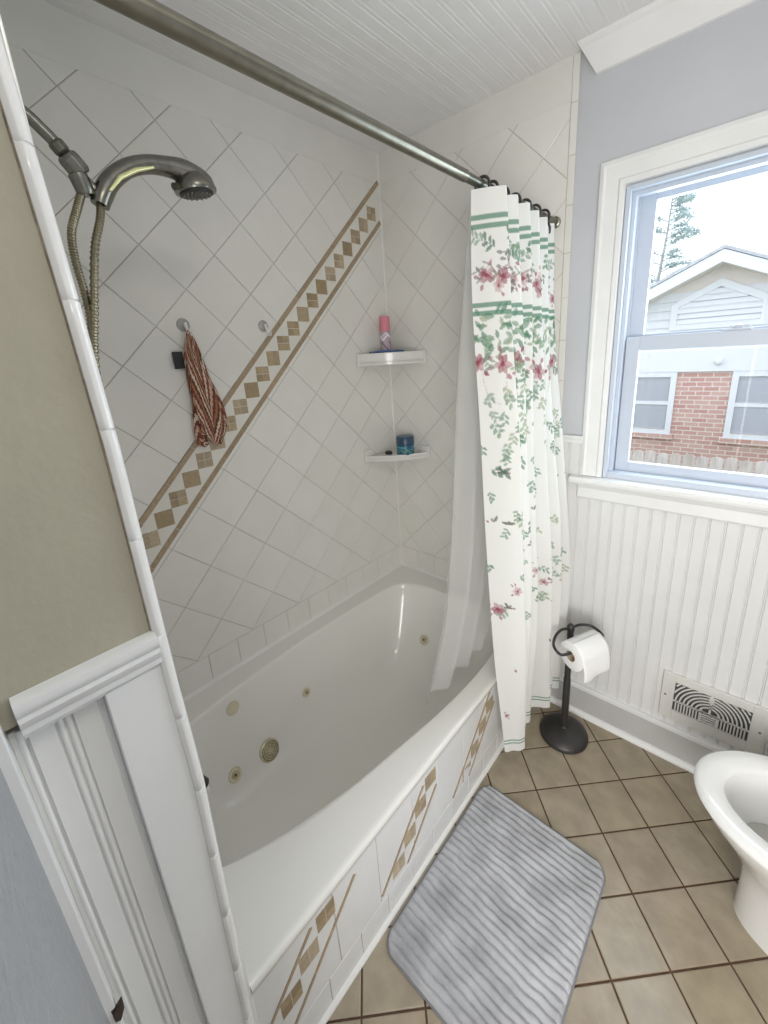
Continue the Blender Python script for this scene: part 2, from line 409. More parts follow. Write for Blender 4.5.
# shower end wall = short partition whose end face shows at the left of the picture
wn = struct(MB().box((-0.12, -0.2, 0), (W-0.030, -0.004, H)).build('wall_near', 'beige'))
MB().prism([(-0.2, 1.25), (-0.012, 1.25), (-0.012, H), (-0.2, H)], lambda u, v, w_: (W-0.030+w_, u, v), (0, 0.030)).build('plaster_face', 'beige', wn)
mb = MB(); frn = lambda u, v, w_: (u, -0.004+w_, v)
diag(mb, 1.5, 1.2, [(-1, 0, -0.003), (1, 0, W-0.006), (0, 1, H), (0, -1, -0.44)], frn)
mb.build('tile_field', 'tile', wn)
MB().box((-0.1, -0.004, 0.0), (W-0.006, -0.0035, H)).build('grout_bed', 'grout_l', wn)
# small thickness of grey plastered wall beside the camera
struct(MB().box((0.903, -0.33, 0), (1.44, -0.1915, H)).build('wall_near_side', 'greywall'))
struct(MB().box((W-0.030, -0.215, 0), (0.9045, -0.1800, H)).build('trim_2', 'wood', bevel=0.002))
struct(MB().box((2.46, -1.7, 0), (2.6, 1.6, H)).build('wall_right', 'lav'))
struct(MB().box((-0.12, -1.8, 0), (2.6, -1.7, H)).build('wall_behind', 'lav'))
struct(MB().box((1.32, -1.7, 0), (1.44, -0.33, H)).build('wall_hallway', 'lav'))

# bullnose tile trim at the partition's edge (slightly wavering column)
edge = [(1.0, -0.010), (0.352, -0.013), (0.60, -0.006), (0.852, 0.002), (0.988, 0.006), (1.195, 0.004), (1.301, 0.004), (1.556, 0.005), (1.735, 0.001), (1.855, -0.003), (1.983, -0.008), (H, -0.012), (0.0, -0.012)]
edge = sorted([e for e in edge if e[0] != 1.0])
ez = [e[0] for e in edge]; ey = [e[1] for e in edge]
mb = MB(); z = 0.0; cuts = [0]
zc = [1.735-0.152*k for k in range(12)] + [1.735+0.152*k for k in range(1, 6)]
cuts = sorted([0.0]+[q for q in zc if q > 0.03]+[H])
zsamp = [(z_, 0.0) for z_ in np.linspace(0, H, 70) if all(abs(z_-c) > 0.004 for c in cuts)]
for c in cuts[1:-1]: zsamp += [(c-0.0016, 0.0), (c-0.0004, 0.0014), (c+0.0004, 0.0014), (c+0.0016, 0.0)]
zsamp = sorted(zsamp+[(0.0, 0.0), (H, 0.0)]); rs = []
for zz, sh in sorted(set(zsamp)):
    yr = float(np.interp(zz, ez, ey)); r = 0.011; x0 = W-0.006; xo = W+0.010-sh; y1 = yr+0.002-sh; y0_ = yr-0.016
    rs.append([(x0, y0_, zz), (xo-0.004, y0_, zz), (xo, y0_+0.005, zz)]+[(xo-r+r*math.cos(t), y1-r+r*math.sin(t), zz) for t in [PI/2*k/6 for k in range(7)]]+[(W-0.0295, y1, zz), (W-0.0295, y0_+0.004, zz)])
mb.rings(rs, cap=(True, True))
struct(mb.build('trim_1', 'trimtile', smooth=50), 'white glazed bullnose tile edge')
mb = MB()
for a, b in zip(cuts[:-1], cuts[1:]):
    if b > 1.29:
        ya = float(np.interp(max(a, 1.285), ez, ey)); yb_ = float(np.interp(b, ez, ey))
        mb.rings([[(W-0.001, ya-0.018, max(a, 1.285)), (W+0.0025, ya-0.0165, max(a, 1.285)), (W+0.002, ya-0.012, max(a, 1.285))],
                  [(W-0.001, yb_-0.018, b), (W+0.0025, yb_-0.0165, b), (W+0.002, yb_-0.012, b)]])
mb.build('caulk_line', mat('brown_old_caulk', (0.42, 0.33, 0.24), 0.8, var=0.3, vscale=60), bpy.data.objects['trim_1'])

# chair rail and boards under the beige wall
prof = [(0, 0.0), (0.004, 0), (0.006, 0.006), (0.013, 0.010), (0.013, 0.018), (0.017, 0.022), (0.020, 0.030), (0.018, 0.036), (0.021, 0.039), (0.024, 0.047), (0.022, 0.054), (0.016, 0.0575), (0, 0.058)]
struct(MB().prism([(W-0.002+d if d else W-0.029, 1.2285+h*1.05) for d, h in prof], lambda u, v, w_: (u, w_, v), (-0.1665, -0.0105)).build('trim_3', 'wood', smooth=35), 'white moulded chair rail')
mb = MB()
mb.box((W-0.0295, -0.0825, 0), (W+0.004, -0.004, 1.231))                   # flat stile beside the tile edge
mb.box((W-0.0295, -0.1802, 0), (W-0.020, -0.0825, 1.231))
mb.box((W-0.020, -0.1185, 0), (W-0.0165, -0.0905, 1.231))
mb.box((W-0.020, -0.1640, 0), (W-0.0150, -0.1385, 1.231))
for yy in (-0.1235, -0.1325, -0.1705): mb.tube([(W-0.019, yy, 0), (W-0.019, yy, 1.231)], 0.0036, 10)
struct(mb.build('trim_4', 'wood', smooth=40, bevel=0.0012), 'white painted stile and beaded boards')

# wainscot on the far wall
def beadpanel(x0, x1, z0, z1, y):
    mb = MB(); vs = []; fs = []; pr = [(x0, 0)]; x = x0
    while x < x1-0.04:
        pr += [(x+0.033, 0), (x+0.0345, 0.0035), (x+0.0365, 0.0035), (x+0.038, 0.0), (x+0.0405, 0.0), (x+0.042, 0.003), (x+0.0435, 0)]; x += 0.0435
    pr.append((x1, 0))
    for a, d in pr: vs += [(a, y+d, z0), (a, y+d, z1)]
    for i in range(len(pr)-1): fs.append((2*i, 2*i+2, 2*i+3, 2*i+1))
    mb.add(vs, fs); mb.box((x0, y+0.004, z0), (x1, yb, z1)); return mb
struct(beadpanel(XT+0.001, 1.004, 0.10, 1.285, L-0.008).build('trim_5', 'wains'), 'white beadboard strip beside the curtain')
struct(beadpanel(1.004, 2.459, 0.10, 1.10, L-0.008).build('trim_6', 'wains'), 'white beadboard wainscot under the window')
struct(MB().prism([(0, 0), (-0.0165, 0), (-0.0165, 0.014), (-0.020, 0.020), (-0.020, 0.030), (0, 0.030)], lambda u, v, w_: (w_, yb+u, 1.277+v), (XT+0.001, 1.003)).build('trim_7', 'wood', bevel=0.001))
struct(MB().box((XT-0.02, L-0.022, 0.0), (2.459, yb, 0.135)).box((XT-0.02, L-0.026, 0.135), (2.459, yb, 0.157), mi=1).build('baseboard_far', ['base', 'wood'], bevel=0.003))
struct(MB().prism([(0, 0)]+[(-0.019*math.cos(t), 0.021*math.sin(t)) for t in [PI/2*k/6 for k in range(7)]], lambda u, v, w_: (w_, L-0.022+u, v), (XT-0.02, 2.459)).build('trim_8', 'wood', smooth=40))
struct(MB().box((2.44, -1.7, 0), (2.4595, L-0.026, 0.15)).build('baseboard_right', 'base', bevel=0.003))
# crown
def crown(u, v, w_):
    t = (v-2.487)/(H-2.487); x = w_ if w_ > 1.5 else 0.962-0.045*t
    return (x, yb+u, v)
struct(MB().prism([(0, 2.482), (-0.008, 2.484), (-0.014, 2.492), (-0.048, 2.545), (-0.056, 2.552), (-0.058, H), (0, H)], crown, (0.92, 2.459)).build('trim_9', 'ceil'), 'white crown board above the window wall')

# ================================================================ WINDOW
wn1 = bpy.data.objects.new('window_1', None); COL.objects.link(wn1); wn1.location = (1.48, L, 1.15); struct(wn1, 'white double-hung window')
CX0, CX1, CT = 1.001, 1.969, 2.222
mb = MB()
def casing_profile(w0, w1):    # (across from outer to inner, protrusion)
    return [(0, 0), (0, -0.016), (0.012, -0.020), (0.020, -0.016), (0.058, -0.014), (0.064, -0.020), (0.078, -0.018), (0.080, -0.010), (0.080, 0)]
pr = casing_profile(0, 0)
ringL = [[(CX0+a, yb+d, 1.150) for a, d in pr], [(CX0+a, yb+d, CT-a) for a, d in pr]]
ringT = [[(CX0+a, yb+d, CT-a) for a, d in pr], [(CX1-a, yb+d, CT-a) for a, d in pr]]
ringR = [[(CX1-a, yb+d, CT-a) for a, d in pr], [(CX1-a, yb+d, 1.150) for a, d in pr]]
for r in (ringL, ringT, ringR): mb.rings(r, close=False)
mb.build('casing', 'wood', wn1)
mb = MB(); t = 0.010
mb.box((WX0-0.002, L-0.004, WZ0), (WX0+0.012, yb+0.14, WZ1)); mb.box((WX1-0.012, L-0.004, WZ0), (WX1+0.002, yb+0.14, WZ1)); mb.box((WX0+0.012, L-0.0038, WZ1-0.012), (WX1-0.012, yb+0.139, WZ1+0.002)); mb.box((WX0+0.012, L+0.0002, WZ0-0.004), (WX1-0.012, yb+0.139, WZ0+0.022))
# inner stops of the vinyl frame
mb.box((WX0+0.012, L+0.022, WZ0+.022), (WX0+0.024, L+0.05, WZ1-.012)); mb.box((WX1-0.024, L+0.022, WZ0+.022), (WX1-0.012, L+0.05, WZ1-.012)); mb.box((WX0+.024, L+0.0225, WZ1-0.026), (WX1-.024, L+0.0495, WZ1-0.012))
mb.box((WX0+0.012, L+0.0742, WZ0+.022), (WX0+0.026, L+0.082, WZ1-.012)); mb.box((WX1-0.026, L+0.0742, WZ0+.022), (WX1-0.012, L+0.082, WZ1-.012))
mb.build('frame', 'vinyl', wn1, bevel=0.001)
MB().prism([(0.0, 1.118), (-0.040, 1.118), (-0.046, 1.124), (-0.048, 1.134), (-0.044, 1.146), (0.0, 1.150)], lambda u, v, w_: (w_, yb+u, v), (0.968, 2.0)).build('sill_board', 'wood', wn1, bevel=0.001)
MB().prism([(0.0, 1.056), (-0.020, 1.056), (-0.024, 1.062), (-0.022, 1.100), (-0.028, 1.112), (-0.028, 1.118), (0.0, 1.118)], lambda u, v, w_: (w_, yb+u, v), (0.998, 1.972)).build('apron_board', 'wood', wn1, bevel=0.001)
def sash(name, x0, x1, z0, z1, y0, y1, sw, bw, tw):
    m_ = MB(); m_.box((x0, y0, z0), (x0+sw, y1, z1)); m_.box((x1-sw, y0, z0), (x1, y1, z1)); m_.box((x0+sw, y0, z0), (x1-sw, y1, z0+bw)); m_.box((x0+sw, y0, z1-tw), (x1-sw, y1, z1))
    ob = m_.build(name, 'vinyl', wn1, bevel=0.002)
    MB().box((x0+sw-0.002, (y0+y1)/2-0.002, z0+bw-0.002), (x1-sw+0.002, (y0+y1)/2+0.002, z1-tw+0.002)).build('glass_pane', 'glass', ob)
    return ob
lo = sash('lower_sash', WX0+0.026, WX1-0.026, WZ0+0.018, 1.668, L+0.050, L+0.074, 0.044, 0.040, 0.048)
hi = sash('upper_sash', WX0+0.020, WX1-0.020, 1.630, WZ1-0.014, L+0.083, L+0.107, 0.052, 0.045, 0.022)
mb = MB().box((1.385, L+0.046, 1.668), (1.455, L+0.074, 1.674)); mb.lathe([(0.012, 0), (0.012, 0.010), (0.006, 0.013)], (1.42, L+0.06, 1.674), n=16); mb.box((1.40, L+0.048, 1.676), (1.45, L+0.058, 1.683))
mb.build('sash_lock', 'vinyl', lo, bevel=0.001)

# ================================================================ BATHTUB
tub = thing('bathtub', (0.44, 0.76, 0), 'white jetted bathtub with tiled front built along the tiled wall', 'bathtub')
rimc = [(.585, .016), (.640, .060), (.702, .212), (.748, .398), (.778, .595), (.803, .78), (.815, 1.0), (.800, 1.2), (.735, 1.345), (.58, 1.415), (.383, 1.408), (.215, 1.385), (.125, 1.31), (.100, 1.12), (.088, .85), (.088, .62), (.118, .25), (.165, .10), (.29, .04), (.43, .026)]
floc = []
for (x, y) in rimc:
    fx = 0.235+(x-0.09)/(0.81-0.09)*(0.70-0.235); fy = 0.17+(y-0.026)/(1.415-0.026)*(1.12-0.17)
    floc.append((fx, fy))
N_ = 8
R0 = crom(rimc, N_, True); R1 = crom(floc, N_, True); cen = np.array([0.465, 0.66])
def ring(w_, z, f=0.0): 
    return [tuple(((a*(1-w_)+b*w_)*(1-f)+cen*f))+(z,) for a, b in zip(R0, R1)]
prof = [(0, .430), (.012, .4285), (.03, .423), (.045, .412), (.06, .395), (.10, .36), (.16, .32), (.26, .26), (.38, .20), (.50, .15), (.62, .115), (.76, .088), (.9, .073), (1.0, .066)]
n = len(R0)
outer = []
bx0, bx1, by0, by1 = 0.0005, 0.872, -0.0035, 1.518
for a in R0:
    d = a-np.array([0.44, 0.76]); tt = min(((bx1 if d[0] > 0 else bx0)-0.44)/d[0] if abs(d[0]) > 1e-6 else 9, ((by1 if d[1] > 0 else by0)-0.76)/d[1] if abs(d[1]) > 1e-6 else 9)
    outer.append(np.array([0.44, 0.76])+d*tt)
for cx_, cy_ in ((bx0, by0), (bx1, by0), (bx1, by1), (bx0, by1)):
    k = min(range(n), key=lambda i: (outer[i][0]-cx_)**2+(outer[i][1]-cy_)**2); outer[k] = np.array([cx_, cy_])
def oring(dx, z): return [((p[0]+dx if p[0] > bx1-1e-4 else p[0]), p[1], z) for p in outer]
rs = [oring(-0.006, 0.404), oring(0.012, 0.404), oring(0.014, 0.406), oring(0.0145, 0.421), oring(0.012, 0.4265), oring(0.007, 0.4298), oring(-0.004, 0.4305)]
rs += [[tuple(np.array(o_)*(1-q)+np.array(a)*q)+(0.4305,) for o_, a in zip([np.array(r_[:2]) for r_ in oring(-0.004, 0)], R0)] for q in (0.5, 0.93)]
rs += [ring(a, z) for a, z in prof] + [ring(1, .063, .3), ring(1, .061, .65), ring(1, .060, .97)]
MB().rings(rs, cap=(False, True)).build('shell', 'acrylic', tub, smooth=60)
shell = bpy.data.objects['shell']
# caulk bead where the tub meets the wall tiles
MB().prism([(0, 0), (0.009, 0), (0, 0.012)], lambda u, v, w_: (0.0005+u, w_, 0.4305+v), (0.004, 1.515)).prism([(0, 0), (-0.009, 0), (0, 0.012)], lambda u, v, w_: (w_, L-0.003+u, 0.4305+v), (0.004, 0.85)).build('caulk_bead', 'caulk', tub)

# tiled apron
apron = MB().box((0.80, -0.0035, 0.0), (0.8655, 1.50, 0.405)).build('apron', 'grout', tub)
fra = lambda u, v, w_: (0.8655+w_, u, v)
mb = MB()
yj = [-0.010, 0.060, 0.175, 0.290, 0.402, 0.520, 0.627, 0.740, 0.855, 0.970, 1.085, 1.2, 1.315, 1.43, 1.5]
for a, b in zip(yj[:-1], yj[1:]): tile(mb, [(a, 0.0), (b, 0.0), (b, 0.102), (a, 0.102)], fra, col=jit(0.02), tilt=0.004)
yj = [-0.010, 0.218, 0.376, 0.533, 0.661, 0.822, 0.983, 1.14, 1.30, 1.5]
for a, b in zip(yj[:-1], yj[1:]): tile(mb, [(a, 0.102), (b, 0.102), (b, 0.404), (a, 0.404)], fra, col=jit(0.02), tilt=0.004)
mb.build('skirt_tiles', 'apron', apron)
MB().prism([(0, 0), (0.013, 0), (0.011, 0.005), (0.002, 0.012), (0, 0.012)], lambda u, v, w_: (0.8675+u, w_, v+0.0), (-0.008, 1.49)).build('caulk_bead', 'caulk', tub)
s = 0.0285
frm = lambda u, v, w_: (0.8655+w_, u, v)
for cc, ys_, la, lb in ((0.138, (0.075, 0.134, 0.193), ((0.010, 0.212), (0.150, 0.352)), ((0.062, 0.112), (0.292, 0.342))),
                        (-0.302, (0.455, 0.514, 0.572, 0.628), ((0.378, 0.126), (0.590, 0.338)), ((0.494, 0.112), (0.657, 0.275))),
                        (-0.708, (0.846, 0.903, 0.962, 1.018), ((0.752, 0.105), (1.020, 0.373)), ((0.858, 0.103), (1.055, 0.300))),
                        (-1.14, (1.26, 1.32, 1.38, 1.44), ((1.17, 0.105), (1.40, 0.335)), ((1.30, 0.11), (1.48, 0.29)))):
    mb = MB()
    for i, y in enumerate(ys_): chip_square(mb, y, y+cc, s, frm, 2 if i % 2 else 1)
    for (p, q) in (la, lb): liner_strip(mb, p, q, 0.010, frm, 0.13)
    mb.build('mosaic_band', 'tan', apron)

def on_shell(o, d):
    me = shell.data; best = None
    from mathutils.bvhtree import BVHTree
    global _bvh
    if '_bvh' not in globals(): _bvh = BVHTree.FromPolygons([v.co[:] for v in me.vertices], [p.vertices[:] for p in me.polygons])
    off = Vector((0.44, 0.76, 0))
    return _bvh.ray_cast(Vector(o)-off*0, Vector(d).normalized())
# shell mesh data is in world coordinates (parent inverse keeps it there)
def fitting(name, target, style, label=None):
    camp = Vector((0.50, target[1]+0.0, 0.9)) if False else Vector((1.4995, -0.1443, 1.6516))
    h = on_shell(camp, Vector(target)-camp); p, nrm = h[0], h[1]
    if nrm.dot(camp-p) < 0: nrm = -nrm
    return p, nrm
def jet(target, r=0.026):
    p, nn = fitting('', target, 0)
    j = MB().lathe([(r, -0.004), (r, 0.003), (r*0.93, 0.006), (r*0.62, 0.005), (r*0.55, 0.001), (r*0.5, 0.0), (r*0.5, -0.002)], p, nn, 28).build('jet', 'ivory', tub, smooth=40)
    MB().lathe([(r*0.48, 0.001), (r*0.42, 0.005), (r*0.20, 0.006)], p, nn, 20).build('jet_nozzle', 'brass', j, smooth=40)
    MB().lathe([(r*0.2, 0.0055), (r*0.18, 0.0068)], p, nn, 14).build('jet_opening', 'black', j)
jet((0.16, 0.65, 0.232), 0.021); jet((0.19, 0.28, 0.147), 0.027); jet((0.281, 1.35, 0.12), 0.026)
p, nn = fitting('', (0.13, 0.343, 0.377), 0)
MB().lathe([(0.026, -0.004), (0.026, 0.004), (0.022, 0.007), (0.018, 0.0065)], p, nn, 28).build('overflow_cap', 'ivory', tub, smooth=40)
p, nn = fitting('', (0.185, 0.428, 0.125), 0)
sc = MB().lathe([(0.043, -0.004), (0.043, 0.004), (0.038, 0.009), (0.030, 0.011), (0.012, 0.012)], p, nn, 32).build('suction_cover', 'brass', tub, smooth=40)
mb = MB(); aa = Vector((0, 1, 0)); aa = (aa-nn*aa.dot(nn)).normalized(); bb = nn.cross(aa)
for rr in (0.034, 0.026, 0.018):
    mb.tube([p+nn*0.0105+(aa*math.cos(q)+bb*math.sin(q))*rr for q in [2*PI*k/28 for k in range(28)]], 0.0016, 6, closed=True)
for k in range(8):
    q = 2*PI*k/8; mb.tube([p+nn*0.011+(aa*math.cos(q)+bb*math.sin(q))*0.010, p+nn*0.009+(aa*math.cos(q)+bb*math.sin(q))*0.037], 0.0016, 6)
mb.build('cover_grille', 'dnick', sc)

# spout tip that peeks past the tiled edge
sp = thing('bath_spout', (0.44, 0.0, 0.50), 'dark metal tub spout tip peeking past the white tile edge', 'spout')
MB().tube([(0.44, 0.0005, 0.515), (0.44, 0.05, 0.517), (0.44, 0.080, 0.514), (0.44, 0.104, 0.503), (0.44, 0.112, 0.488)], [0.024, 0.024, 0.023, 0.020, 0.017], 20).build('spout_body', 'bronze', sp, smooth=50)
MB().lathe([(0.017, 0), (0.018, -0.018), (0.015, -0.022)], (0.44, 0.110, 0.486), n=20).build('spout_outlet', 'ceramic', sp, smooth=50)

# ================================================================ SHOWER
XS = 0.40
sa = thing('shower_mount', (XS, 0, 2.15), 'curved metal shower pipe with swivel bracket coming out of the end wall', 'shower mount')
MB().tube([tuple(p_) for p_ in crom([(XS, 0.001, 2.150), (XS, 0.05, 2.146), (XS, 0.100, 2.128), (XS, 0.132, 2.100), (XS, 0.146, 2.084)], 6)], 0.0115, 18).build('arm_pipe', 'nickel', sa, smooth=60)
MB().lathe([(0.03, 0), (0.03, 0.004), (0.02, 0.012), (0.012, 0.014)], (XS, 0.0006, 2.150), (0, 1, 0), 28).build('wall_flange', 'nickel', sa, smooth=40)
dv = Vector((0, 0.60, -0.80))
MB().lathe([(0.012, -0.012), (0.0155, -0.008), (0.0155, 0.006), (0.012, 0.010)], (XS, 0.148, 2.081), dv, 8).build('coupling_nut', 'dnick', sa, bevel=0.001)
MB().lathe([(0.012, 0), (0.020, 0.006), (0.0215, 0.012), (0.0215, 0.034), (0.018, 0.040), (0.008, 0.042)], (XS, 0.153, 2.074), dv, 8).build('swivel_connector', 'nickel', sa, bevel=0.0015)
MB().tube([(XS, 0.176, 2.040), (XS, 0.190, 2.022), (XS, 0.198, 2.012)], [0.009, 0.010, 0.012], 14).tube([(XS, 0.178, 2.036), (XS, 0.170, 2.028)], 0.011, 12).build('holder_bracket', 'nickel', sa, smooth=60)
MB().lathe([(0.012, 0.004), (0.0175, 0.0), (0.0175, -0.03), (0.014, -0.036)], (XS, 0.168, 2.040), (0, -0.25, 0.95), 20).build('hose_outlet', 'nickel', sa, smooth=40)

hs = thing('handheld_shower', (XS, 0.20, 2.0), 'brushed nickel handheld shower head with ribbed hose docked on the arm', 'shower head')
hp = [(XS, 0.196, 1.992), (XS, 0.205, 2.012), (XS, 0.226, 2.043), (XS, 0.262, 2.074), (XS, 0.305, 2.093), (XS, 0.350, 2.100), (XS, 0.390, 2.098), (XS, 0.425, 2.083), (XS, 0.440, 2.068)]
hr = [0.0170, 0.0190, 0.0185, 0.0180, 0.0185, 0.0210, 0.0270, 0.030, 0.022]
pp = crom([(*a, b) for a, b in zip(hp, hr)], 5)
MB().tube([tuple(q[:3]) for q in pp], [float(q[3]) for q in pp], 20).build('handle', 'nickel', hs, smooth=70)
hd = Vector((0.02, 0.14, -0.99)).normalized()
hb = MB().lathe([(0.020, -0.030), (0.034, -0.018), (0.045, -0.004), (0.049, 0.008), (0.047, 0.014), (0.040, 0.015)], (XS, 0.408, 2.074), hd, 32).build('head_shell', 'nickel', hs, smooth=50)
sf = MB().lathe([(0.040, 0.013), (0.038, 0.018), (0.020, 0.021), (0.008, 0.021)], (XS, 0.408, 2.074), hd, 28).build('spray_face', 'black', hb, smooth=40)
mb = MB()
a1 = Vector((1, 0, 0)); b1 = hd.cross(a1)
for rr, kk in ((0.013, 8), (0.022, 12), (0.031, 16)):
    for k in range(kk):
        q = 2*PI*k/kk; c = Vector((XS, 0.408, 2.074))+hd*0.0195+(a1*math.cos(q)+b1*math.sin(q))*rr; mb.lathe([(0.0022, 0), (0.0016, 0.003)], c, hd, 6)
mb.build('nozzles', 'dnick', sf)
MB().tube([(XS+0.01, 0.372, 2.062), (XS+0.018, 0.350, 2.056)], [0.006, 0.008], 12).build('selector_lever', 'dnick', hs, smooth=60)
MB().tube([(XS+0.0175, 0.215, 2.018), (XS+0.0182, 0.240, 2.048), (XS+0.018, 0.275, 2.070), (XS+0.0185, 0.312, 2.084)], [0.003, 0.005, 0.005, 0.003], 8).build('handle_inlay', mat('bright_inlay', (0.85, 0.84, 0.45), 0.2, 0.6), hs, smooth=60)
hosep = [(XS, 0.166, 2.006), (XS, 0.152, 1.975), (XS, 0.133, 1.93), (XS, 0.128, 1.88), (XS, 0.130, 1.82), (XS, 0.128, 1.76), (XS, 0.112, 1.66), (XS+.01, 0.095, 1.50), (XS+.03, 0.085, 1.35), (XS+.05, 0.088, 1.28), (XS+.07, 0.085, 1.35), (XS+.06, 0.092, 1.50), (XS+.03, 0.108, 1.66), (XS+.012, 0.136, 1.78), (XS+.004, 0.165, 1.90), (XS, 0.190, 1.965), (XS, 0.197, 1.995)]
hp2 = crom(hosep, 36); n2 = len(hp2)
MB().tube([tuple(q) for q in hp2], [0.0082 if (k//2) % 2 else 0.0066 for k in range(n2)], 10).build('hose', 'hose', hs)

# curtain rod
rod = thing('shower_curtain_rod', (0.855, 0.76, 2.084), 'long satin nickel rod spanning the tub front below the ceiling', 'curtain rod')
MB().tube([(0.855, 0.01, 2.084), (0.855, 0.90, 2.084)], 0.0142, 24).build('outer_tube', 'rod', rod, smooth=60)
MB().tube([(0.855, 0.90, 2.084), (0.855, L-0.008, 2.084)], 0.0122, 24).build('inner_tube', 'dnick', rod, smooth=60)
MB().lathe([(0.019, 0), (0.019, 0.008), (0.014, 0.012)], (0.855, L-0.0035, 2.084), (0, -1, 0), 28).build('end_flange', 'rod', rod, smooth=40)
MB().lathe([(0.030, 0), (0.030, 0.010), (0.018, 0.022)], (0.855, 0.0015, 2.084), (0, 1, 0), 28).build('end_flange', 'rod', rod, smooth=40)

# ================================================================ SHOWER CURTAIN
# fold control points (x, y) at several heights, valleys (V) and ridges (B..)
zs = [2.058, 1.75, 1.30, 0.80, 0.135]
vx = 0.845
rows = [
 [(.858,.925),(.931,.972),(.880,1.015),(.926,1.06),(.868,1.105),(.918,1.15),(.862,1.195),(.909,1.24),(.856,1.285),(.900,1.33),(.850,1.375),(.886,1.42),(.852,1.46)],
 [(.859,.925),(.951,.975),(.893,1.02),(.946,1.065),(.880,1.11),(.936,1.15),(.872,1.195),(.931,1.24),(.868,1.285),(.916,1.33),(.862,1.375),(.903,1.42),(.872,1.46)],
 [(.890,.925),(.992,.975),(.920,1.02),(.975,1.065),(.905,1.11),(.957,1.15),(.898,1.195),(.968,1.24),(.895,1.285),(.962,1.33),(.893,1.375),(.958,1.42),(.915,1.46)],
 [(.921,.925),(1.021,.975),(.935,1.02),(1.004,1.065),(.920,1.11),(.992,1.15),(.912,1.195),(1.008,1.24),(.905,1.285),(1.013,1.33),(.908,1.375),(1.013,1.42),(.945,1.455)],
 [(.945,.998),(1.003,1.062),(.925,1.085),(.975,1.115),(.905,1.15),(.960,1.20),(.925,1.262),(1.002,1.315),(.915,1.335),(.985,1.375),(.915,1.40),(.990,1.455),(.930,1.465)],
]
NS = 12; per_row = []
for r in rows: per_row.append(np.array(crom(r, NS)))
ctrl = np.array(per_row)                       # 5 x K x 2
# resample the columns densely
def resample(c, m):
    d = np.r_[0, np.cumsum(np.hypot(*np.diff(c, axis=0).T))]; t = np.linspace(0, 1, len(c)); T = np.linspace(0, 1, m)
    return np.c_[np.interp(T, t, c[:, 0]), np.interp(T, t, c[:, 1])]
NU, NZ = 560, 620
cols = np.array([resample(c, NU) for c in ctrl])
zz = np.linspace(zs[0], zs[-1], NZ)
zi = np.array(zs[::-1]); G = np.zeros((NZ, NU, 2))
def smooth_interp(z, zk, vals):                # monotone-ish hermite
    zk = np.array(zk); k = np.clip(np.searchsorted(-zk, -z, side='right')-1, 0, len(zk)-2)
    t = (zk[k]-z)/(zk[k]-zk[k+1]); h = 1
    def sl(i):
        if i == 0: return vals[1]-vals[0]
        if i == len(zk)-1: return vals[-1]-vals[-2]
        a = (vals[i]-vals[i-1])/(zk[i-1]-zk[i]); b = (vals[i+1]-vals[i])/(zk[i]-zk[i+1]); return (a+b)/2
    dz = zk[k]-zk[k+1]
    m0 = sl(k)*(dz if 0 < k < len(zk)-1 else 1); m1 = sl(k+1)*(dz if 0 < k+1 < len(zk)-1 else 1)
    return (2*t**3-3*t**2+1)*vals[k]+(t**3-2*t**2+t)*m0+(-2*t**3+3*t**2)*vals[k+1]+(t**3-t**2)*m1
for j, z in enumerate(zz): G[j] = smooth_interp(z, zs, cols)
# arc length coordinate of the cloth (mid height) -> cloth width
mid = G[NZ//2]; sarc = np.r_[0, np.cumsum(np.hypot(*np.diff(mid, axis=0).T))]; ST = sarc[-1]
# gentle extra ripple
sv = sarc[None, :]; zv = zz[:, None]
rip = 0.0022*np.sin(sv*95+zv*3.0)*np.sin(zv*2.3+1.2)+0.0015*np.sin(zv*9+sv*20)
G[:, :, 0] += rip
V3 = np.dstack([G, np.repeat(zz[:, None], NU, 1)])
hem_drop = 0.012*np.sin(sarc*9+1.0)
V3[:, :, 2] += ((zz[0]-zz)/(zz[0]-zz[-1]))[:, None]**3*hem_drop[None, :]
C3 = np.ones((NZ, NU, 3))*np.array([0.87, 0.87, 0.84])
S2 = np.repeat(sarc[None, :], NZ, 0); Z2 = np.repeat(zz[:, None], NU, 1)
def paint(mask, col, a=1.0):
    C3[mask] = C3[mask]*(1-a)+np.array(col)*a
GREEN = (0.10, 0.27, 0.17)
def local(s, z, r):
    i0, i1 = np.searchsorted(sarc, [s-r, s+r]); j0 = max(0, int((zz[0]-z-r)/(zz[0]-zz[-1])*(NZ-1))); j1 = min(NZ, int((zz[0]-z+r)/(zz[0]-zz[-1])*(NZ-1))+2)
    return slice(max(0, j0), j1), slice(max(0, i0), max(i1, i0+1))
def leaf(s, z, ln, ang, wd, col, a=0.85):
    J, I = local(s, z, ln); ds = S2[J, I]-s; dz = Z2[J, I]-z
    u = ds*math.cos(ang)+dz*math.sin(ang); v = -ds*math.sin(ang)+dz*math.cos(ang)
    t = u/ln; mk = (t > 0) & (t < 1) & (np.abs(v) < wd*np.sin(np.clip(t, 0, 1)*PI)**0.8)
    sub = C3[J, I]; k = np.where((v > 0)[..., None], 1.0, 0.8)
    sub[mk] = sub[mk]*(1-a)+(np.array(col)*k)[mk]*a; C3[J, I] = sub
def blob(s, z, r, col, a=0.8, e=1.0):
    J, I = local(s, z, r*1.5); ds = S2[J, I]-s; dz = (Z2[J, I]-z)*e; mk = ds**2+dz**2 < r*r*(1+0.3*np.sin(3*np.arctan2(dz, ds)+s*50))
    sub = C3[J, I]; sub[mk] = sub[mk]*(1-a)+np.array(col)*a; C3[J, I] = sub
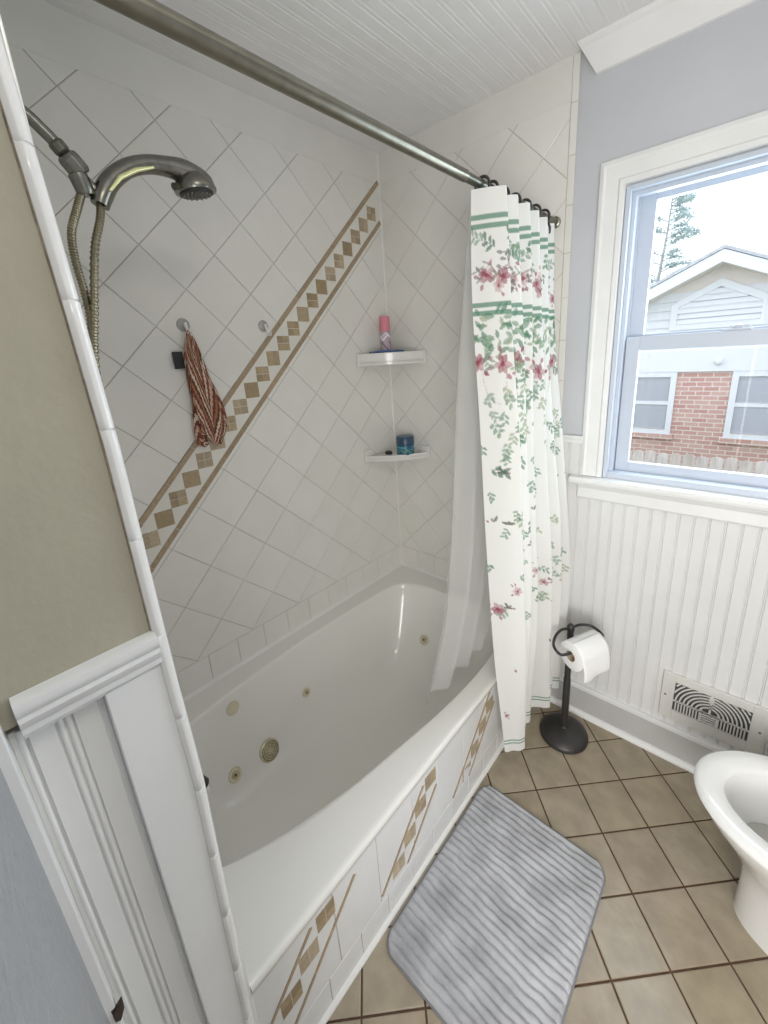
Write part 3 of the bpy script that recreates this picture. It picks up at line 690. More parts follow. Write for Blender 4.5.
def stroke(s0, z0, s1, z1, wd, col, a=0.8):
    n_ = 24; cv = random.uniform(-0.2, 0.2)*math.hypot(s1-s0, z1-z0)
    for k in range(n_+1):
        t = k/n_; b = cv*4*t*(1-t); blob(s0+(s1-s0)*t+b*0.4, z0+(z1-z0)*t+b, wd, col, a*0.6)
def lines(z0, thick=0.0125, gap=0.022, off=0.0):
    for k in (0, 1): paint(np.abs(Z2-(z0-k*gap)) < thick/2, GREEN, 0.8)
rr_ = random.Random(11)
LG = [(0.12, 0.28, 0.17), (0.20, 0.36, 0.24), (0.30, 0.44, 0.33), (0.42, 0.50, 0.34), (0.07, 0.18, 0.11)]
PKS = [(0.40, 0.11, 0.16), (0.58, 0.32, 0.34), (0.72, 0.52, 0.52), (0.30, 0.06, 0.10)]
def sprig(s, z, sc, col=None, n_=5, ang=None):
    ang = rr_.uniform(0, 2*PI) if ang is None else ang; col = col or rr_.choice(LG)
    stroke(s, z, s+math.cos(ang)*sc*1.4, z+math.sin(ang)*sc*1.4, 0.0013, tuple(c*0.8 for c in col), 0.7)
    for k in range(n_):
        t = k/max(1, n_-1)*1.3*sc; px, pz = s+math.cos(ang)*t, z+math.sin(ang)*t; sd = 1 if k % 2 else -1
        leaf(px, pz, sc*rr_.uniform(0.7, 1.0), ang+sd*rr_.uniform(0.6, 1.1), sc*0.2, col, 0.75)
def flower(s, z, sc, dark=False):
    for k in range(6):
        q = 2*PI*k/6+rr_.uniform(-.3, .3); leaf(s, z, sc, q, sc*0.33, rr_.choice(PKS[1:3] if not dark else PKS[:2]), 0.7)
    blob(s, z, sc*0.25, PKS[3], 0.8)
    for k in range(3):
        q = rr_.uniform(0, 2*PI); leaf(s+math.cos(q)*sc, z+math.sin(q)*sc, sc*0.7, q, sc*0.2, PKS[0], 0.7)
def bird(s, z, sc, flip=1):
    c = (0.15, 0.15, 0.13); leaf(s-sc*flip, z, sc*2, 0 if flip > 0 else 0, sc*0.25, c, 0.85)
    leaf(s, z, sc*1.1, PI/2+0.5*flip, sc*0.22, c, 0.85); leaf(s, z, sc*0.8, PI/2-0.7*flip, sc*0.2, (0.3, 0.3, 0.25), 0.85); blob(s+sc*flip, z, sc*0.16, (0.35, 0.15, 0.12), 0.9)
for s in np.arange(0.0, ST, 0.019):            # top floral band
    sprig(s, rr_.uniform(1.90, 1.945), 0.026, rr_.choice(LG[:3]+[LG[4]])) if rr_.random() < .6 else None
    if rr_.random() < 0.42: flower(s+rr_.uniform(-.01, .01), rr_.uniform(1.805, 1.875), rr_.uniform(0.016, 0.027), rr_.random() < .5)
    if rr_.random() < 0.5: sprig(s, rr_.uniform(1.81, 1.90), 0.022, (0.22, 0.22, 0.20), 4)
    if rr_.random() < 0.5: stroke(s, 1.86+rr_.uniform(-.03, .03), s+0.04, 1.86+rr_.uniform(-.04, .03), 0.0022, (0.25, 0.22, 0.20))
for s in np.arange(0.0, ST, 0.0125):           # dense foliage under the second lines
    for zb in (1.735, 1.70, 1.67, 1.635):
        if rr_.random() < (0.95 if zb > 1.66 else 0.6): leaf(s+rr_.uniform(-.008, .008), zb+rr_.uniform(-.02, .015), rr_.uniform(0.024, 0.04), rr_.uniform(0, 2*PI), rr_.uniform(.005, .008), rr_.choice(LG[:4]), 0.75)
for s in np.arange(0.02, ST, 0.075):
    flower(s+rr_.uniform(-.02, .02), 1.60+rr_.uniform(-.03, .02), 0.030, True)
    stroke(s, 1.60, s+rr_.uniform(-.05, .05), 1.50, 0.0018, (0.40, 0.20, 0.20))
for k in range(190):                           # hanging sprigs thinning out downward
    z = 1.64-0.50*rr_.random()**1.15; sprig(rr_.uniform(0, ST), z, rr_.uniform(0.018, 0.028), rr_.choice(LG[:4]), 5, -PI/2+rr_.uniform(-.7, .7))
for k in range(52):
    z = rr_.uniform(0.70, 1.15); sprig(rr_.uniform(0, ST), z, rr_.uniform(0.016, 0.025), rr_.choice(LG), 5)
for k in range(10): flower(rr_.uniform(0, ST), rr_.uniform(0.72, 1.0), 0.018)
for k in range(9): bird(rr_.uniform(0, ST), rr_.uniform(0.75, 1.35), 0.019, rr_.choice((-1, 1)))
for k in range(8): leaf(rr_.uniform(0, ST), rr_.uniform(0.25, 0.60), 0.018, rr_.uniform(0, 6), 0.004, PKS[0])
bird(0.06, 0.83, 0.020); flower(0.025, 0.82, 0.026, True); bird(0.03, 1.13, 0.022, -1); sprig(0.03, 1.30, 0.03, LG[4]); sprig(0.02, 0.97, 0.024, LG[0]); flower(0.03, 0.33, 0.014, True)
lines(1.990); lines(1.775); paint(np.abs(Z2-0.195) < 0.0035, GREEN, 0.85); paint(np.abs(Z2-0.180) < 0.0035, GREEN, 0.85)
cur = MB(); me = bpy.data.meshes.new('fabric'); idx = np.arange(NZ*NU).reshape(NZ, NU)
quads = np.stack([idx[:-1, :-1], idx[1:, :-1], idx[1:, 1:], idx[:-1, 1:]], -1).reshape(-1, 4)
me.vertices.add(NZ*NU); me.vertices.foreach_set('co', V3.reshape(-1)); me.loops.add(len(quads)*4); me.loops.foreach_set('vertex_index', quads.reshape(-1))
me.polygons.add(len(quads)); me.polygons.foreach_set('loop_start', np.arange(0, len(quads)*4, 4)); me.update(calc_edges=True)
me.polygons.foreach_set('use_smooth', [True]*len(quads)); me.materials.append(M['fabric'])
at = me.color_attributes.new('Col', 'FLOAT_COLOR', 'POINT'); at.data.foreach_set('color', np.dstack([C3, np.ones((NZ, NU))]).reshape(-1))
sc_o = bpy.data.objects.new('shower_curtain', me); COL.objects.link(sc_o)
tag(sc_o, 'white fabric shower curtain printed with green leaves and pink flowers, pushed to the window end', 'shower curtain')

# liner, hanging inside the tub
zl = [2.05, 1.54, 1.0, 0.70, 0.40]
lrows = [
 [(.850,.935),(.820,.985),(.842,1.03),(.815,1.08),(.838,1.13),(.812,1.19),(.835,1.25),(.812,1.32),(.83,1.39),(.815,1.45)],
 [(.803,.925),(.770,.985),(.815,1.03),(.775,1.09),(.812,1.14),(.775,1.20),(.810,1.26),(.775,1.33),(.80,1.39),(.79,1.45)],
 [(.788,.895),(.745,.965),(.805,1.01),(.755,1.08),(.800,1.13),(.755,1.20),(.795,1.26),(.755,1.33),(.78,1.39),(.765,1.44)],
 [(.782,.850),(.730,.93),(.790,.98),(.735,1.06),(.785,1.11),(.735,1.18),(.78,1.25),(.735,1.31),(.745,1.36),(.72,1.38)],
 [(.750,.760),(.705,.85),(.750,.92),(.700,1.0),(.750,1.06),(.700,1.12),(.745,1.18),(.690,1.22),(.70,1.25),(.67,1.27)],
]
lc = np.array([resample(np.array(crom(r, 10)), 140) for r in lrows]); lz = np.linspace(zl[0], zl[-1], 90)
pts = [[(*p_, z) for p_ in smooth_interp(z, zl, lc)] for z in lz]
tag(MB().rings(pts, close=False).build('shower_curtain_liner', 'liner', smooth=True), 'sheer white curtain liner hanging inside the tub behind the printed curtain', 'curtain liner')

# rings
ring0 = None
for k, y in enumerate((0.985, 1.035, 1.10, 1.175, 1.25, 1.325, 1.40)):
    if ring0 is None:
        ring0 = thing('curtain_ring', (0.857, y, 2.076), 'dark curtain ring at the free edge of the curtain, nearest one on the rod', 'curtain ring', 'dark rings on the curtain rod')
        MB().tube([(0.857+0.021*math.sin(q), y, 2.0785+0.0235*math.cos(q)) for q in [2*PI*i/28 for i in range(28)]], 0.0040, 8, closed=True).build('hoop', 'bronze', ring0, smooth=True)
        MB().tube([(0.874, y+0.003, 2.060), (0.879, y+0.006, 2.045), (0.878, y+0.008, 2.030), (0.870, y+0.006, 2.024)], 0.0038, 8).build('hook_end', 'bronze', ring0, smooth=True)
        MB().lathe([(0.003, -0.006), (0.0075, 0), (0.003, 0.006)], (0.838, y-0.01, 2.050), n=12).build('end_ball', 'bronze', ring0, smooth=True)
    else:
        r_ = copy_tree(ring0, 'dark curtain ring among the bunched folds, %s along the rod from the free edge' % ('', 'second', 'third', 'fourth', 'fifth', 'sixth', 'last one')[k]); r_.location = (0.857, y, 2.076)

# ================================================================ HOOKS, CLOTH, SHELVES
def hook(y, z, label, flip=1):
    h = thing('suction_hook', (0, y, z), label, 'hook', 'clear suction hooks on the tile')
    MB().lathe([(0.022, 0.0005), (0.021, 0.002), (0.014, 0.005), (0.007, 0.009), (0.006, 0.013)], (0, y, z), (1, 0, 0), 28).build('suction_cup', M['cup'], h, smooth=50)
    MB().tube([(0.012, y+0.003, z+0.006), (0.015, y+0.004, z-0.008), (0.014, y+0.006*flip, z-0.026), (0.020, y+0.008*flip, z-0.036), (0.030, y+0.010*flip, z-0.034), (0.033, y+0.010*flip, z-0.024)], [0.0055, 0.005, 0.0042, 0.004, 0.004, 0.003], 10).build('hook_arm', 'ceramic', h, smooth=60)
    return h
M['cup'] = mat('clear_vinyl_cup', (0.55, 0.54, 0.50), 0.15, alpha=0.55)
hook(0.487, 1.794, 'clear suction hook on tile holding the striped washcloth')
hook(0.791, 1.794, 'empty clear suction hook on tile, right of the striped washcloth')
wc = thing('washcloth', (0.03, 0.49, 1.75), 'brown, red and cream striped washcloth hanging from a suction hook', 'washcloth')
spine = [(1.762, .479, .008, .006), (1.745, .480, .014, .009), (1.70, .478, .026, .013), (1.64, .484, .034, .016), (1.57, .493, .046, .018), (1.50, .500, .053, .020), (1.45, .500, .054, .020), (1.41, .497, .050, .017), (1.400, .497, .034, .010)]
sp_ = crom(spine, 9); NA = 120; mb = MB(); rs = []; cols_ = [(0.20, 0.055, 0.04), (0.62, 0.50, 0.38), (0.10, 0.04, 0.035), (0.33, 0.14, 0.06), (0.16, 0.045, 0.04), (0.50, 0.36, 0.26)]
for i, q in enumerate(sp_):
    z, y, ry, rx = q; y += 0.010; ry *= 0.9; r = []
    for k in range(NA):
        t = 2*PI*k/NA; fold = 1+0.20*math.sin(5*t+i*0.06)+0.13*math.sin(9*t-i*0.08+1)
        dz = 0.026*math.sin(t*3+0.5)*(1 if i > len(sp_)*0.6 else 0)*((i-len(sp_)*0.6)/len(sp_)*2.5)
        r.append((max(0.0008, 0.024+rx*math.sin(t)*fold), y+ry*math.cos(t)*fold, z+dz))
    rs.append(r)
for i in range(len(rs)-1):
    for k in range(NA):
        k2 = (k+1) % NA; sid = (k*0.95+i*0.55*(1 if (k//30) % 2 else -1)+400)
        mb.add([rs[i][k], rs[i][k2], rs[i+1][k2], rs[i+1][k]], [(0, 1, 2, 3)], cols_[int(sid/2.1) % len(cols_)])
wbm = mb.build('folded_towel', 'cloth', wc, smooth=True)
MB().tube([(0.028, .479, 1.760), (0.032, .486, 1.775), (0.030, .492, 1.766), (0.026, .484, 1.755)], 0.002, 6).build('hanging_loop', mat('red_loop', (0.3, 0.05, 0.04), 0.9), wc)
MB().box((0.012, 0.428, 1.652), (0.015, 0.462, 1.708)).build('black_tag', 'black', wc, bevel=0.001)['label'] = 'black square tag'

def shelf(z, r, label, lip):
    s_ = thing('corner_shelf', (0.02, L-0.02, z), label, 'shelf', 'white corner shelves in the tub alcove')
    def arc(R, bulge, n_=14):
        o = []
        for k in range(n_+1):
            t = k/n_; x = R*t; y = L-0.0025-R*(1-t); b = bulge*math.sin(PI*t)
            o.append((max(0.0006, x+b*0.7), y-b*0.7))
        return o
    a = arc(r, 0.030)
    MB().prism([(0.0006, L-0.003)]+a, lambda u, v, w_: (u, v, w_), (z, z+0.022)).build('tray', 'ceramic', s_, bevel=0.004)
    b = [(p_[0]*0.93+0.0, L-0.003-(L-0.003-p_[1])*0.93) for p_ in a]
    m_ = MB(); rs = [[(p_[0], p_[1], z+0.012), (p_[0], p_[1], z+lip), (q_[0], q_[1], z+lip), (q_[0], q_[1], z+0.012)] for p_, q_ in zip(a, b)]
    m_.rings(rs, cap=(True, True)); m_.build('front_lip', 'ceramic', s_, smooth=40, bevel=0.002)
    MB().box((0.0006, L-r-0.004, z-0.006), (0.014, L-r+0.05, z+0.062)).build('end_tab', 'ceramic', s_, bevel=0.004); MB().box((r-0.05, L-0.016, z-0.006), (r+0.004, L-0.003, z+0.062)).build('end_tab', 'ceramic', s_, bevel=0.004)
    return s_
shelf(1.612, 0.243, 'upper white ceramic corner shelf, holding the pink capped can', 0.058)
shelf(1.130, 0.243, 'lower white ceramic corner shelf, holding the blue jar', 0.030)

can = thing('spray_can', (0.055, 1.435, 1.634), 'slim lilac spray can with pink cap on the upper corner shelf', 'spray can')
mb = MB(); cx_, cy_ = 0.050, 1.440
pf = [(0.0235, 0), (0.026, 0.004)]+[(0.026, 0.004+0.13*k/26) for k in range(1, 27)]+[(0.0235, 0.140)]
NN = 40
for i in range(len(pf)-1):
    for k in range(NN):
        t0, t1 = 2*PI*k/NN, 2*PI*(k+1)/NN; (r0_, h0), (r1_, h1) = pf[i], pf[i+1]
        hh = h0; ph = ((k/NN*2*PI)+0.9) % (2*PI); c = (1, 1, 1)
        if abs(hh-0.107-0.010*math.sin(3*ph)) < 0.006: c = (1.9, 2.2, 2.0)
        elif abs(hh-0.118-0.008*math.sin(3*ph+1)) < 0.0035: c = (1.7, 1.9, 1.8)
        elif 0.04 < hh < 0.085 and math.sin(ph*4+hh*130) > 0.72: c = (0.35, 0.35, 0.45)
        mb.add([(cx_+r0_*math.cos(t0), cy_+r0_*math.sin(t0), 1.634+h0), (cx_+r0_*math.cos(t1), cy_+r0_*math.sin(t1), 1.634+h0), (cx_+r1_*math.cos(t1), cy_+r1_*math.sin(t1), 1.634+h1), (cx_+r1_*math.cos(t0), cy_+r1_*math.sin(t0), 1.634+h1)], [(0, 1, 2, 3)], c)
mb.build('can_body', 'lilac', can, smooth=40)
MB().lathe([(0.0245, 0.138), (0.0252, 0.142), (0.0250, 0.203), (0.021, 0.209), (0.010, 0.210)], (cx_, cy_, 1.634), n=36).build('can_cap', 'pink', can, smooth=40)
rz = thing('razor', (0.09, 1.36, 1.671), 'blue razor lying across the front lip of the upper corner shelf', 'razor')
ra, rb = Vector((0.045, 1.338, 1.6745)), Vector((0.160, 1.452, 1.6745))
MB().tube([ra.lerp(rb, t)+Vector((0, 0, 0.003*math.sin(t*PI))) for t in [k/10 for k in range(11)]], [0.003, 0.004, 0.0048, 0.005, 0.0048, 0.0042, 0.004, 0.0045, 0.005, 0.0045, 0.003], 10).build('razor_handle', 'blue', rz, smooth=60)
dd = (rb-ra).normalized(); pe = Vector((-dd.y, dd.x, 0))
MB().tube([ra-dd*0.006-pe*0.019, ra-dd*0.006+pe*0.019], 0.0045, 8).build('razor_head', 'black', rz, smooth=60)
jr = thing('cream_jar', (0.150, 1.43, 1.1525), 'round dark blue jar with teal label on the lower corner shelf', 'jar')
mb = MB(); cx_, cy_ = 0.142, 1.442; NN = 48; pf = [(0.041, 0), (0.045, 0.004)]+[(0.0455, 0.004+0.054*k/18) for k in range(1, 19)]
for i in range(len(pf)-1):
    for k in range(NN):
        t0, t1 = 2*PI*k/NN, 2*PI*(k+1)/NN; (r0_, h0), (r1_, h1) = pf[i], pf[i+1]
        ph = (t0+1.2) % (2*PI)
        c = (0.02, 0.10, 0.17)
        if 0.038 < h0 < 0.046 and math.sin(t0*3) > -0.1: c = (0.10, 0.36, 0.46)
        elif 0.014 < h0 < 0.030 and math.sin(t0*9+h0*300) > 0.35: c = (0.16, 0.34, 0.20)
        elif 0.030 < h0 < 0.034: c = (0.04, 0.22, 0.33)
        mb.add([(cx_+r0_*math.cos(t0), cy_+r0_*math.sin(t0), 1.1525+h0), (cx_+r0_*math.cos(t1), cy_+r0_*math.sin(t1), 1.1525+h0), (cx_+r1_*math.cos(t1), cy_+r1_*math.sin(t1), 1.1525+h1), (cx_+r1_*math.cos(t0), cy_+r1_*math.sin(t0), 1.1525+h1)], [(0, 1, 2, 3)], c)
mb.build('jar_body', 'jar', jr, smooth=40)
MB().lathe([(0.0445, 0.058), (0.047, 0.060), (0.047, 0.092), (0.043, 0.098), (0.012, 0.099)], (cx_, cy_, 1.1525), n=40).build('jar_lid', 'jarlid', jr, smooth=40)
rc = MB().lathe([(0.015, 0), (0.017, 0.003), (0.016, 0.013), (0.010, 0.016)], (0.055, 1.405, 1.1525), n=20, sx=1.2).build('bottle_cap', 'black', smooth=40)
tag(rc, 'small black cap lying left of the blue jar on the lower corner shelf', 'cap')

# ================================================================ TOILET PAPER STAND
bx, by = 1.056, 1.345
ts = thing('toilet_paper_stand', (bx, by, 0), 'dark bronze free-standing paper holder with round base beside the curtain', 'toilet paper holder')
MB().lathe([(0.092, 0.0), (0.100, 0.004), (0.100, 0.012), (0.094, 0.022), (0.075, 0.034), (0.040, 0.043), (0.018, 0.047), (0.014, 0.055)], (bx, by, 0), n=48).build('base', 'bronze', ts, smooth=50)
MB().lathe([(0.0145, 0.040), (0.0145, 0.30), (0.0125, 0.305), (0.0125, 0.535), (0.0145, 0.540), (0.0145, 0.556), (0.010, 0.566), (0.004, 0.570)], (bx, by, 0), n=24).build('post', 'bronze', ts, smooth=40)
NE, FE = Vector((1.096, 1.232, 0.524)), Vector((1.156, 1.360, 0.524)); AX = (FE-NE).normalized(); SD = Vector((AX.y, -AX.x, 0))
lp = [(bx, by, 0.548), (bx-0.026, by-0.030, 0.548), (bx-0.032, by-0.080, 0.545), (bx-0.020, by-0.128, 0.538), (bx+0.010, by-0.146, 0.527)]
lp += [tuple(NE-AX*0.018+Vector((0, 0, 0.003))), tuple(NE.lerp(FE, 0.3)), tuple(NE.lerp(FE, 0.7)), tuple(FE+AX*0.012)]
MB().tube([tuple(q) for q in crom(lp, 6)], 0.0055, 10).tube([tuple(q) for q in crom([(bx, by, 0.548), (bx+0.022, by+0.036, 0.553), (bx+0.060, by+0.056, 0.553), (bx+0.098, by+0.048, 0.545), tuple(FE+AX*0.026+Vector((0, 0, 0.012))), tuple(FE+AX*0.012)], 6)], 0.0055, 10).build('wire_arm', 'bronze', ts, smooth=60)
RR = 0.057; CN = NE+Vector((0, 0, -0.0145)); LN = (FE-NE).length; NN = 48
tr = thing('toilet_paper_roll', CN, 'white toilet paper roll with loose end hanging on the dark stand', 'toilet paper roll')
MB().lathe([(0.021, 0), (RR-0.003, 0), (RR, 0.002), (RR, LN-0.002), (RR-0.003, LN), (0.021, LN), (0.021, 0)], CN, AX, 56, cap=(False, False)).build('roll', 'paper', tr, smooth=40)
MB().lathe([(0.0212, -0.001), (0.0212, LN+0.001), (0.0195, LN+0.001), (0.0195, -0.001), (0.0212, -0.001)], CN, AX, 32, cap=(False, False)).build('core', 'card', tr, smooth=40)
rows_ = []
for t in np.linspace(0, 1, 26):
    if t < 0.45:
        a = PI/2-(t/0.45)*PI/2; o_ = (RR+0.001)*math.cos(a); z = (RR+0.001)*math.sin(a)
    else:
        q = (t-0.45)/0.55; o_ = (RR+0.001)+0.006*math.sin(q*2.5); z = -q*0.075
    row = []
    for k in range(13):
        u = 0.001+(LN-0.002)*k/12+0.012*max(0, t-0.45); p_ = CN+AX*u+SD*(o_+0.003*math.sin(k*0.8)*max(0, t-.45)*2)
        row.append((p_.x, p_.y, CN.z+z-(0.010*math.sin(k/12*PI*1.6+0.2))*max(0, t-.9)*10))
    rows_.append(row)
MB().rings(rows_, close=False).build('hanging_sheet', 'paper', tr, smooth=True, solid=0.0008)

# ================================================================ BATH MAT
mt = thing('bath_mat', (1.12, 0.63, 0), 'grey ribbed plush bath mat lying along the tub front', 'bath mat')
mx0, mx1, my0, my1, rc0 = 0.892, 1.344, 0.338, 0.940, 0.048
def inside(x, y, ins=0.0):
    a0, a1, b0, b1 = mx0+ins, mx1-ins, my0+ins, my1-ins
    dx = max(a0+rc0-x, x-(a1-rc0), 0); dy = max(b0+rc0-y, y-(b1-rc0), 0)
    return rc0-math.hypot(dx, dy) if dx > 0 and dy > 0 else min(x-a0, a1-x, y-b0, b1-y)
NX, NY = 110, 420; mb = MB(); vs = []; fs = []
from mathutils import noise as mn
for j in range(NY+1):
    for i in range(NX+1):
        u, v = i/NX, j/NY; x = mx0+(mx1-mx0)*u; y = my0+(my1-my0)*v
        # squeeze grid into rounded rectangle
        dx = 0
        for yy, sgn in ((my0+rc0-y, 1), (y-(my1-rc0), 1)):
            if yy > 0: dx = rc0-math.sqrt(max(0, rc0*rc0-yy*yy))
        x = mx0+dx+(mx1-mx0-2*dx)*u
        e = min(1.0, max(0, min(x-(mx0+dx), (mx1-dx)-x, y-my0, my1-y))/0.010)
        wv = 0.007*mn.noise(Vector((x*7, y*7, 0)))+0.003*mn.noise(Vector((x*26, y*26, 3)))
        ph = (y+wv+0.02*(x-1.1))/0.0225*PI; rb_ = abs(math.sin(ph))**0.75
        hgt = 0.004+e**0.5*(0.006+0.0085*rb_)+0.0012*mn.noise(Vector((x*40, y*40, 7)))*e
        vs.append((x, y, max(0.002, hgt if e > 0 else 0.003)))
for j in range(NY):
    for i in range(NX):
        a = j*(NX+1)+i; fs.append((a, a+1, a+NX+2, a+NX+1))
mb.add(vs, fs); mb.build('plush_top', 'matgrey', mt, smooth=True)
def rrect(a0, a1, b0, b1, r, n_=8):
    o = []
    for cx_, cy_, st in ((a1-r, b0+r, -PI/2), (a1-r, b1-r, 0), (a0+r, b1-r, PI/2), (a0+r, b0+r, PI)):
        for k in range(n_+1): o.append((cx_+r*math.cos(st+PI/2*k/n_), cy_+r*math.sin(st+PI/2*k/n_)))
    return o
MB().prism(rrect(mx0-0.004, mx1+0.004, my0-0.004, my1+0.004, rc0+0.004), lambda u, v, w_: (u, v, w_), (0.0005, 0.0055)).build('backing', 'matedge', mt, bevel=0.002)

# ================================================================ TOILET
TY = 1.09
to = thing('toilet', (1.85, TY, 0), 'white porcelain toilet with open seat ring at the right edge', 'toilet')
def egg(xf, xb, hw, z, n_=56, p=2.0):
    xm = xf+(xb-xf)*0.52; o = []
    for k in range(n_):
        t = 2*PI*k/n_; c, s_ = math.cos(t), math.sin(t)
        x = xm-(xm-xf)*c if c > 0 else xm-(xb-xm)*c
        y = TY+hw*math.copysign(abs(s_)**(1.0 if c > 0 else 0.8), s_); o.append((x, y, z))
    return o
rr2 = [egg(1.655, 2.13, .115, 0), egg(1.657, 2.13, .115, .012), egg(1.655, 2.12, .112, .03), egg(1.656, 2.10, .109, .08), egg(1.655, 2.08, .108, .14), egg(1.648, 2.07, .112, .19), egg(1.622, 2.06, .128, .24), egg(1.580, 2.05, .150, .30), egg(1.540, 2.04, .172, .35), egg(1.522, 2.04, .182, .385), egg(1.520, 2.04, .184, .396), egg(1.528, 2.03, .177, .400)]
inner = [egg(1.578, 1.90, .125, .400), egg(1.585, 1.89, .120, .39), egg(1.592, 1.88, .116, .33), egg(1.62, 1.86, .10, .27), egg(1.66, 1.82, .07, .22)]
MB().rings(rr2+inner, cap=(True, True)).build('bowl', 'porc', to, smooth=60)
MB().rings([egg(1.63, 1.85, .093, .262), egg(1.70, 1.80, .03, .262)], cap=(False, True)).build('bowl_water', 'water', to)
seat = [egg(1.518, 1.97, .186, .4005), egg(1.510, 1.975, .192, .407), egg(1.512, 1.975, .190, .416), egg(1.522, 1.965, .181, .4225), egg(1.545, 1.94, .160, .425), egg(1.572, 1.90, .130, .420), egg(1.582, 1.89, .121, .411), egg(1.584, 1.885, .119, .4015)]
MB().rings(seat+[seat[0]]).build('seat', 'porc', to, smooth=60)
MB().box((2.10, TY-0.22, 0.385), (2.30, TY+0.22, 0.74)).build('tank', 'porc', to, bevel=0.02)
MB().box((2.09, TY-0.23, 0.74), (2.31, TY+0.23, 0.78)).build('tank_lid', 'porc', to, bevel=0.012)
MB().box((1.98, TY-0.11, 0.30), (2.13, TY+0.11, 0.3995)).build('tank_ledge', 'porc', to, bevel=0.02)

# ================================================================ FLOOR REGISTER ON THE WAINSCOT
vr = thing('wall_register', (1.525, L-0.01, 0.19), 'white metal wall register with fan-shaped louvres low on the beadboard', 'vent')
vx0, vx1, vz0, vz1 = 1.370, 1.683, 0.190, 0.400; yv = L-0.0085
ix0, ix1, iz0, iz1 = vx0+0.042, vx1-0.042, vz0+0.042, vz1-0.035
mb = MB(); d0, d1 = yv-0.010, yv
for a, b in (((vx0, d0, vz0), (ix0, d1, vz1)), ((ix1, d0, vz0), (vx1, d1, vz1)), ((ix0, d0, vz0), (ix1, d1, iz0)), ((ix0, d0, iz1), (ix1, d1, vz1))): mb.box(a, b)
mb.build('frame', 'vent', vr, bevel=0.0015)
MB().box((ix0-0.002, yv-0.002, iz0-0.002), (ix1+0.002, yv, iz1+0.002)).build('duct_backing', 'dark', vr)
mb = MB(); cxm = (vx0+vx1)/2; zmid = iz0+0.048
mb.box((ix0, yv-0.009, zmid-0.003), (ix1, yv-0.005, zmid+0.003))
mb.box((ix0, yv-0.009, iz0-0.002), (ix1, yv-0.005, iz0+0.003))
for k in range(1, 24):
    xk = ix0+(ix1-ix0)*k/24
    if abs(xk-cxm) > 0.025: mb.box((xk-0.0022, yv-0.009, iz0), (xk+0.0022, yv-0.005, zmid))
for s_ in (-1, 1):
    mb.box((cxm+s_*0.024-0.002, yv-0.009, iz0), (cxm+s_*0.024+0.002, yv-0.005, zmid+0.01))
for k in range(5): mb.box((cxm-0.022, yv-0.009, iz0+0.007+0.010*k), (cxm+0.022, yv-0.005, iz0+0.0115+0.010*k))
top = iz1
for R_ in [0.030+0.0125*k for k in range(9)]:
    for s_ in (-1, 1):
        path = []
        for k in range(25):
            t = PI/2*k/24; x = cxm+s_*R_*math.sin(t)*1.02; z = zmid+R_*math.cos(t)*0.98
            if z <= top+0.001 and abs(x-cxm) <= (ix1-ix0)/2: path.append((x, z))
        if len(path) > 1:
            rs = []
            for i, (x, z) in enumerate(path):
                vx_, vz_ = x-cxm, z-zmid; l_ = math.hypot(vx_, vz_) or 1; nx_, nz_ = vx_/l_*0.0026, vz_/l_*0.0026
                rs.append([(x-nx_, yv-0.009, z-nz_), (x+nx_, yv-0.009, z+nz_), (x+nx_, yv-0.005, z+nz_), (x-nx_, yv-0.005, z-nz_)])
            mb.rings(rs, cap=(True, True))
mb.box((cxm-0.0035, yv-0.009, zmid), (cxm+0.0035, yv-0.005, iz1))
mb.build('louvres', 'vent', vr)
MB().box((cxm-0.008, yv-0.011, iz1-0.032), (cxm+0.008, yv-0.006, iz1-0.004)).box((cxm-0.004, yv-0.018, iz1-0.022), (cxm+0.004, yv-0.009, iz1-0.014)).build('damper_lever', 'vent', vr, bevel=0.001)
for x in (vx0+0.014, vx1-0.014): MB().lathe([(0.0042, 0), (0.003, 0.0015)], (x, yv-0.010, 0.295), (0, -1, 0), 12).build('screw', 'dnick', vr)

# dark latch at the casing, lower left
lt = thing('door_latch', (0.893, -0.186, 0.74), 'dark brown metal latch tongue on the white trim, lower left', 'latch')
MB().prism([(-0.190, 0.722), (-0.184, 0.716), (-0.176, 0.733), (-0.175, 0.752), (-0.188, 0.742)], lambda u, v, w_: (0.8995+w_*0.6, u+0.004, v), (0.004, 0.014)).build('tongue', mat('rust_brown_metal', (0.07, 0.05, 0.04), 0.5, 0.4), lt, bevel=0.001)
MB().box((0.8832, -0.1865, 0.722), (0.905, -0.180, 0.746)).build('plate', mat('rust_brown_plate', (0.09, 0.065, 0.05), 0.5, 0.4), lt, bevel=0.0008)

# ceiling lamp above the camera
cl = thing('ceiling_lamp', (1.75, 0.10, H), 'round white ceiling lamp above the middle of the room', 'ceiling lamp')
MB().lathe([(0.15, 0), (0.15, -0.03), (0.14, -0.035)], (1.75, 0.10, H), n=40, cap=(True, False)).build('lamp_base', 'vent', cl, smooth=40)
lm = bpy.data.materials.new('lit_diffuser'); lm.use_nodes = True; b_ = lm.node_tree.nodes['Principled BSDF']; b_.inputs['Emission Color'].default_value = (1, 0.95, 0.86, 1); b_.inputs['Emission Strength'].default_value = 2.0
MB().lathe([(0.14, -0.030), (0.13, -0.050), (0.09, -0.070), (0.03, -0.079)], (1.75, 0.10, H), n=40).build('diffuser', lm, cl, smooth=60)

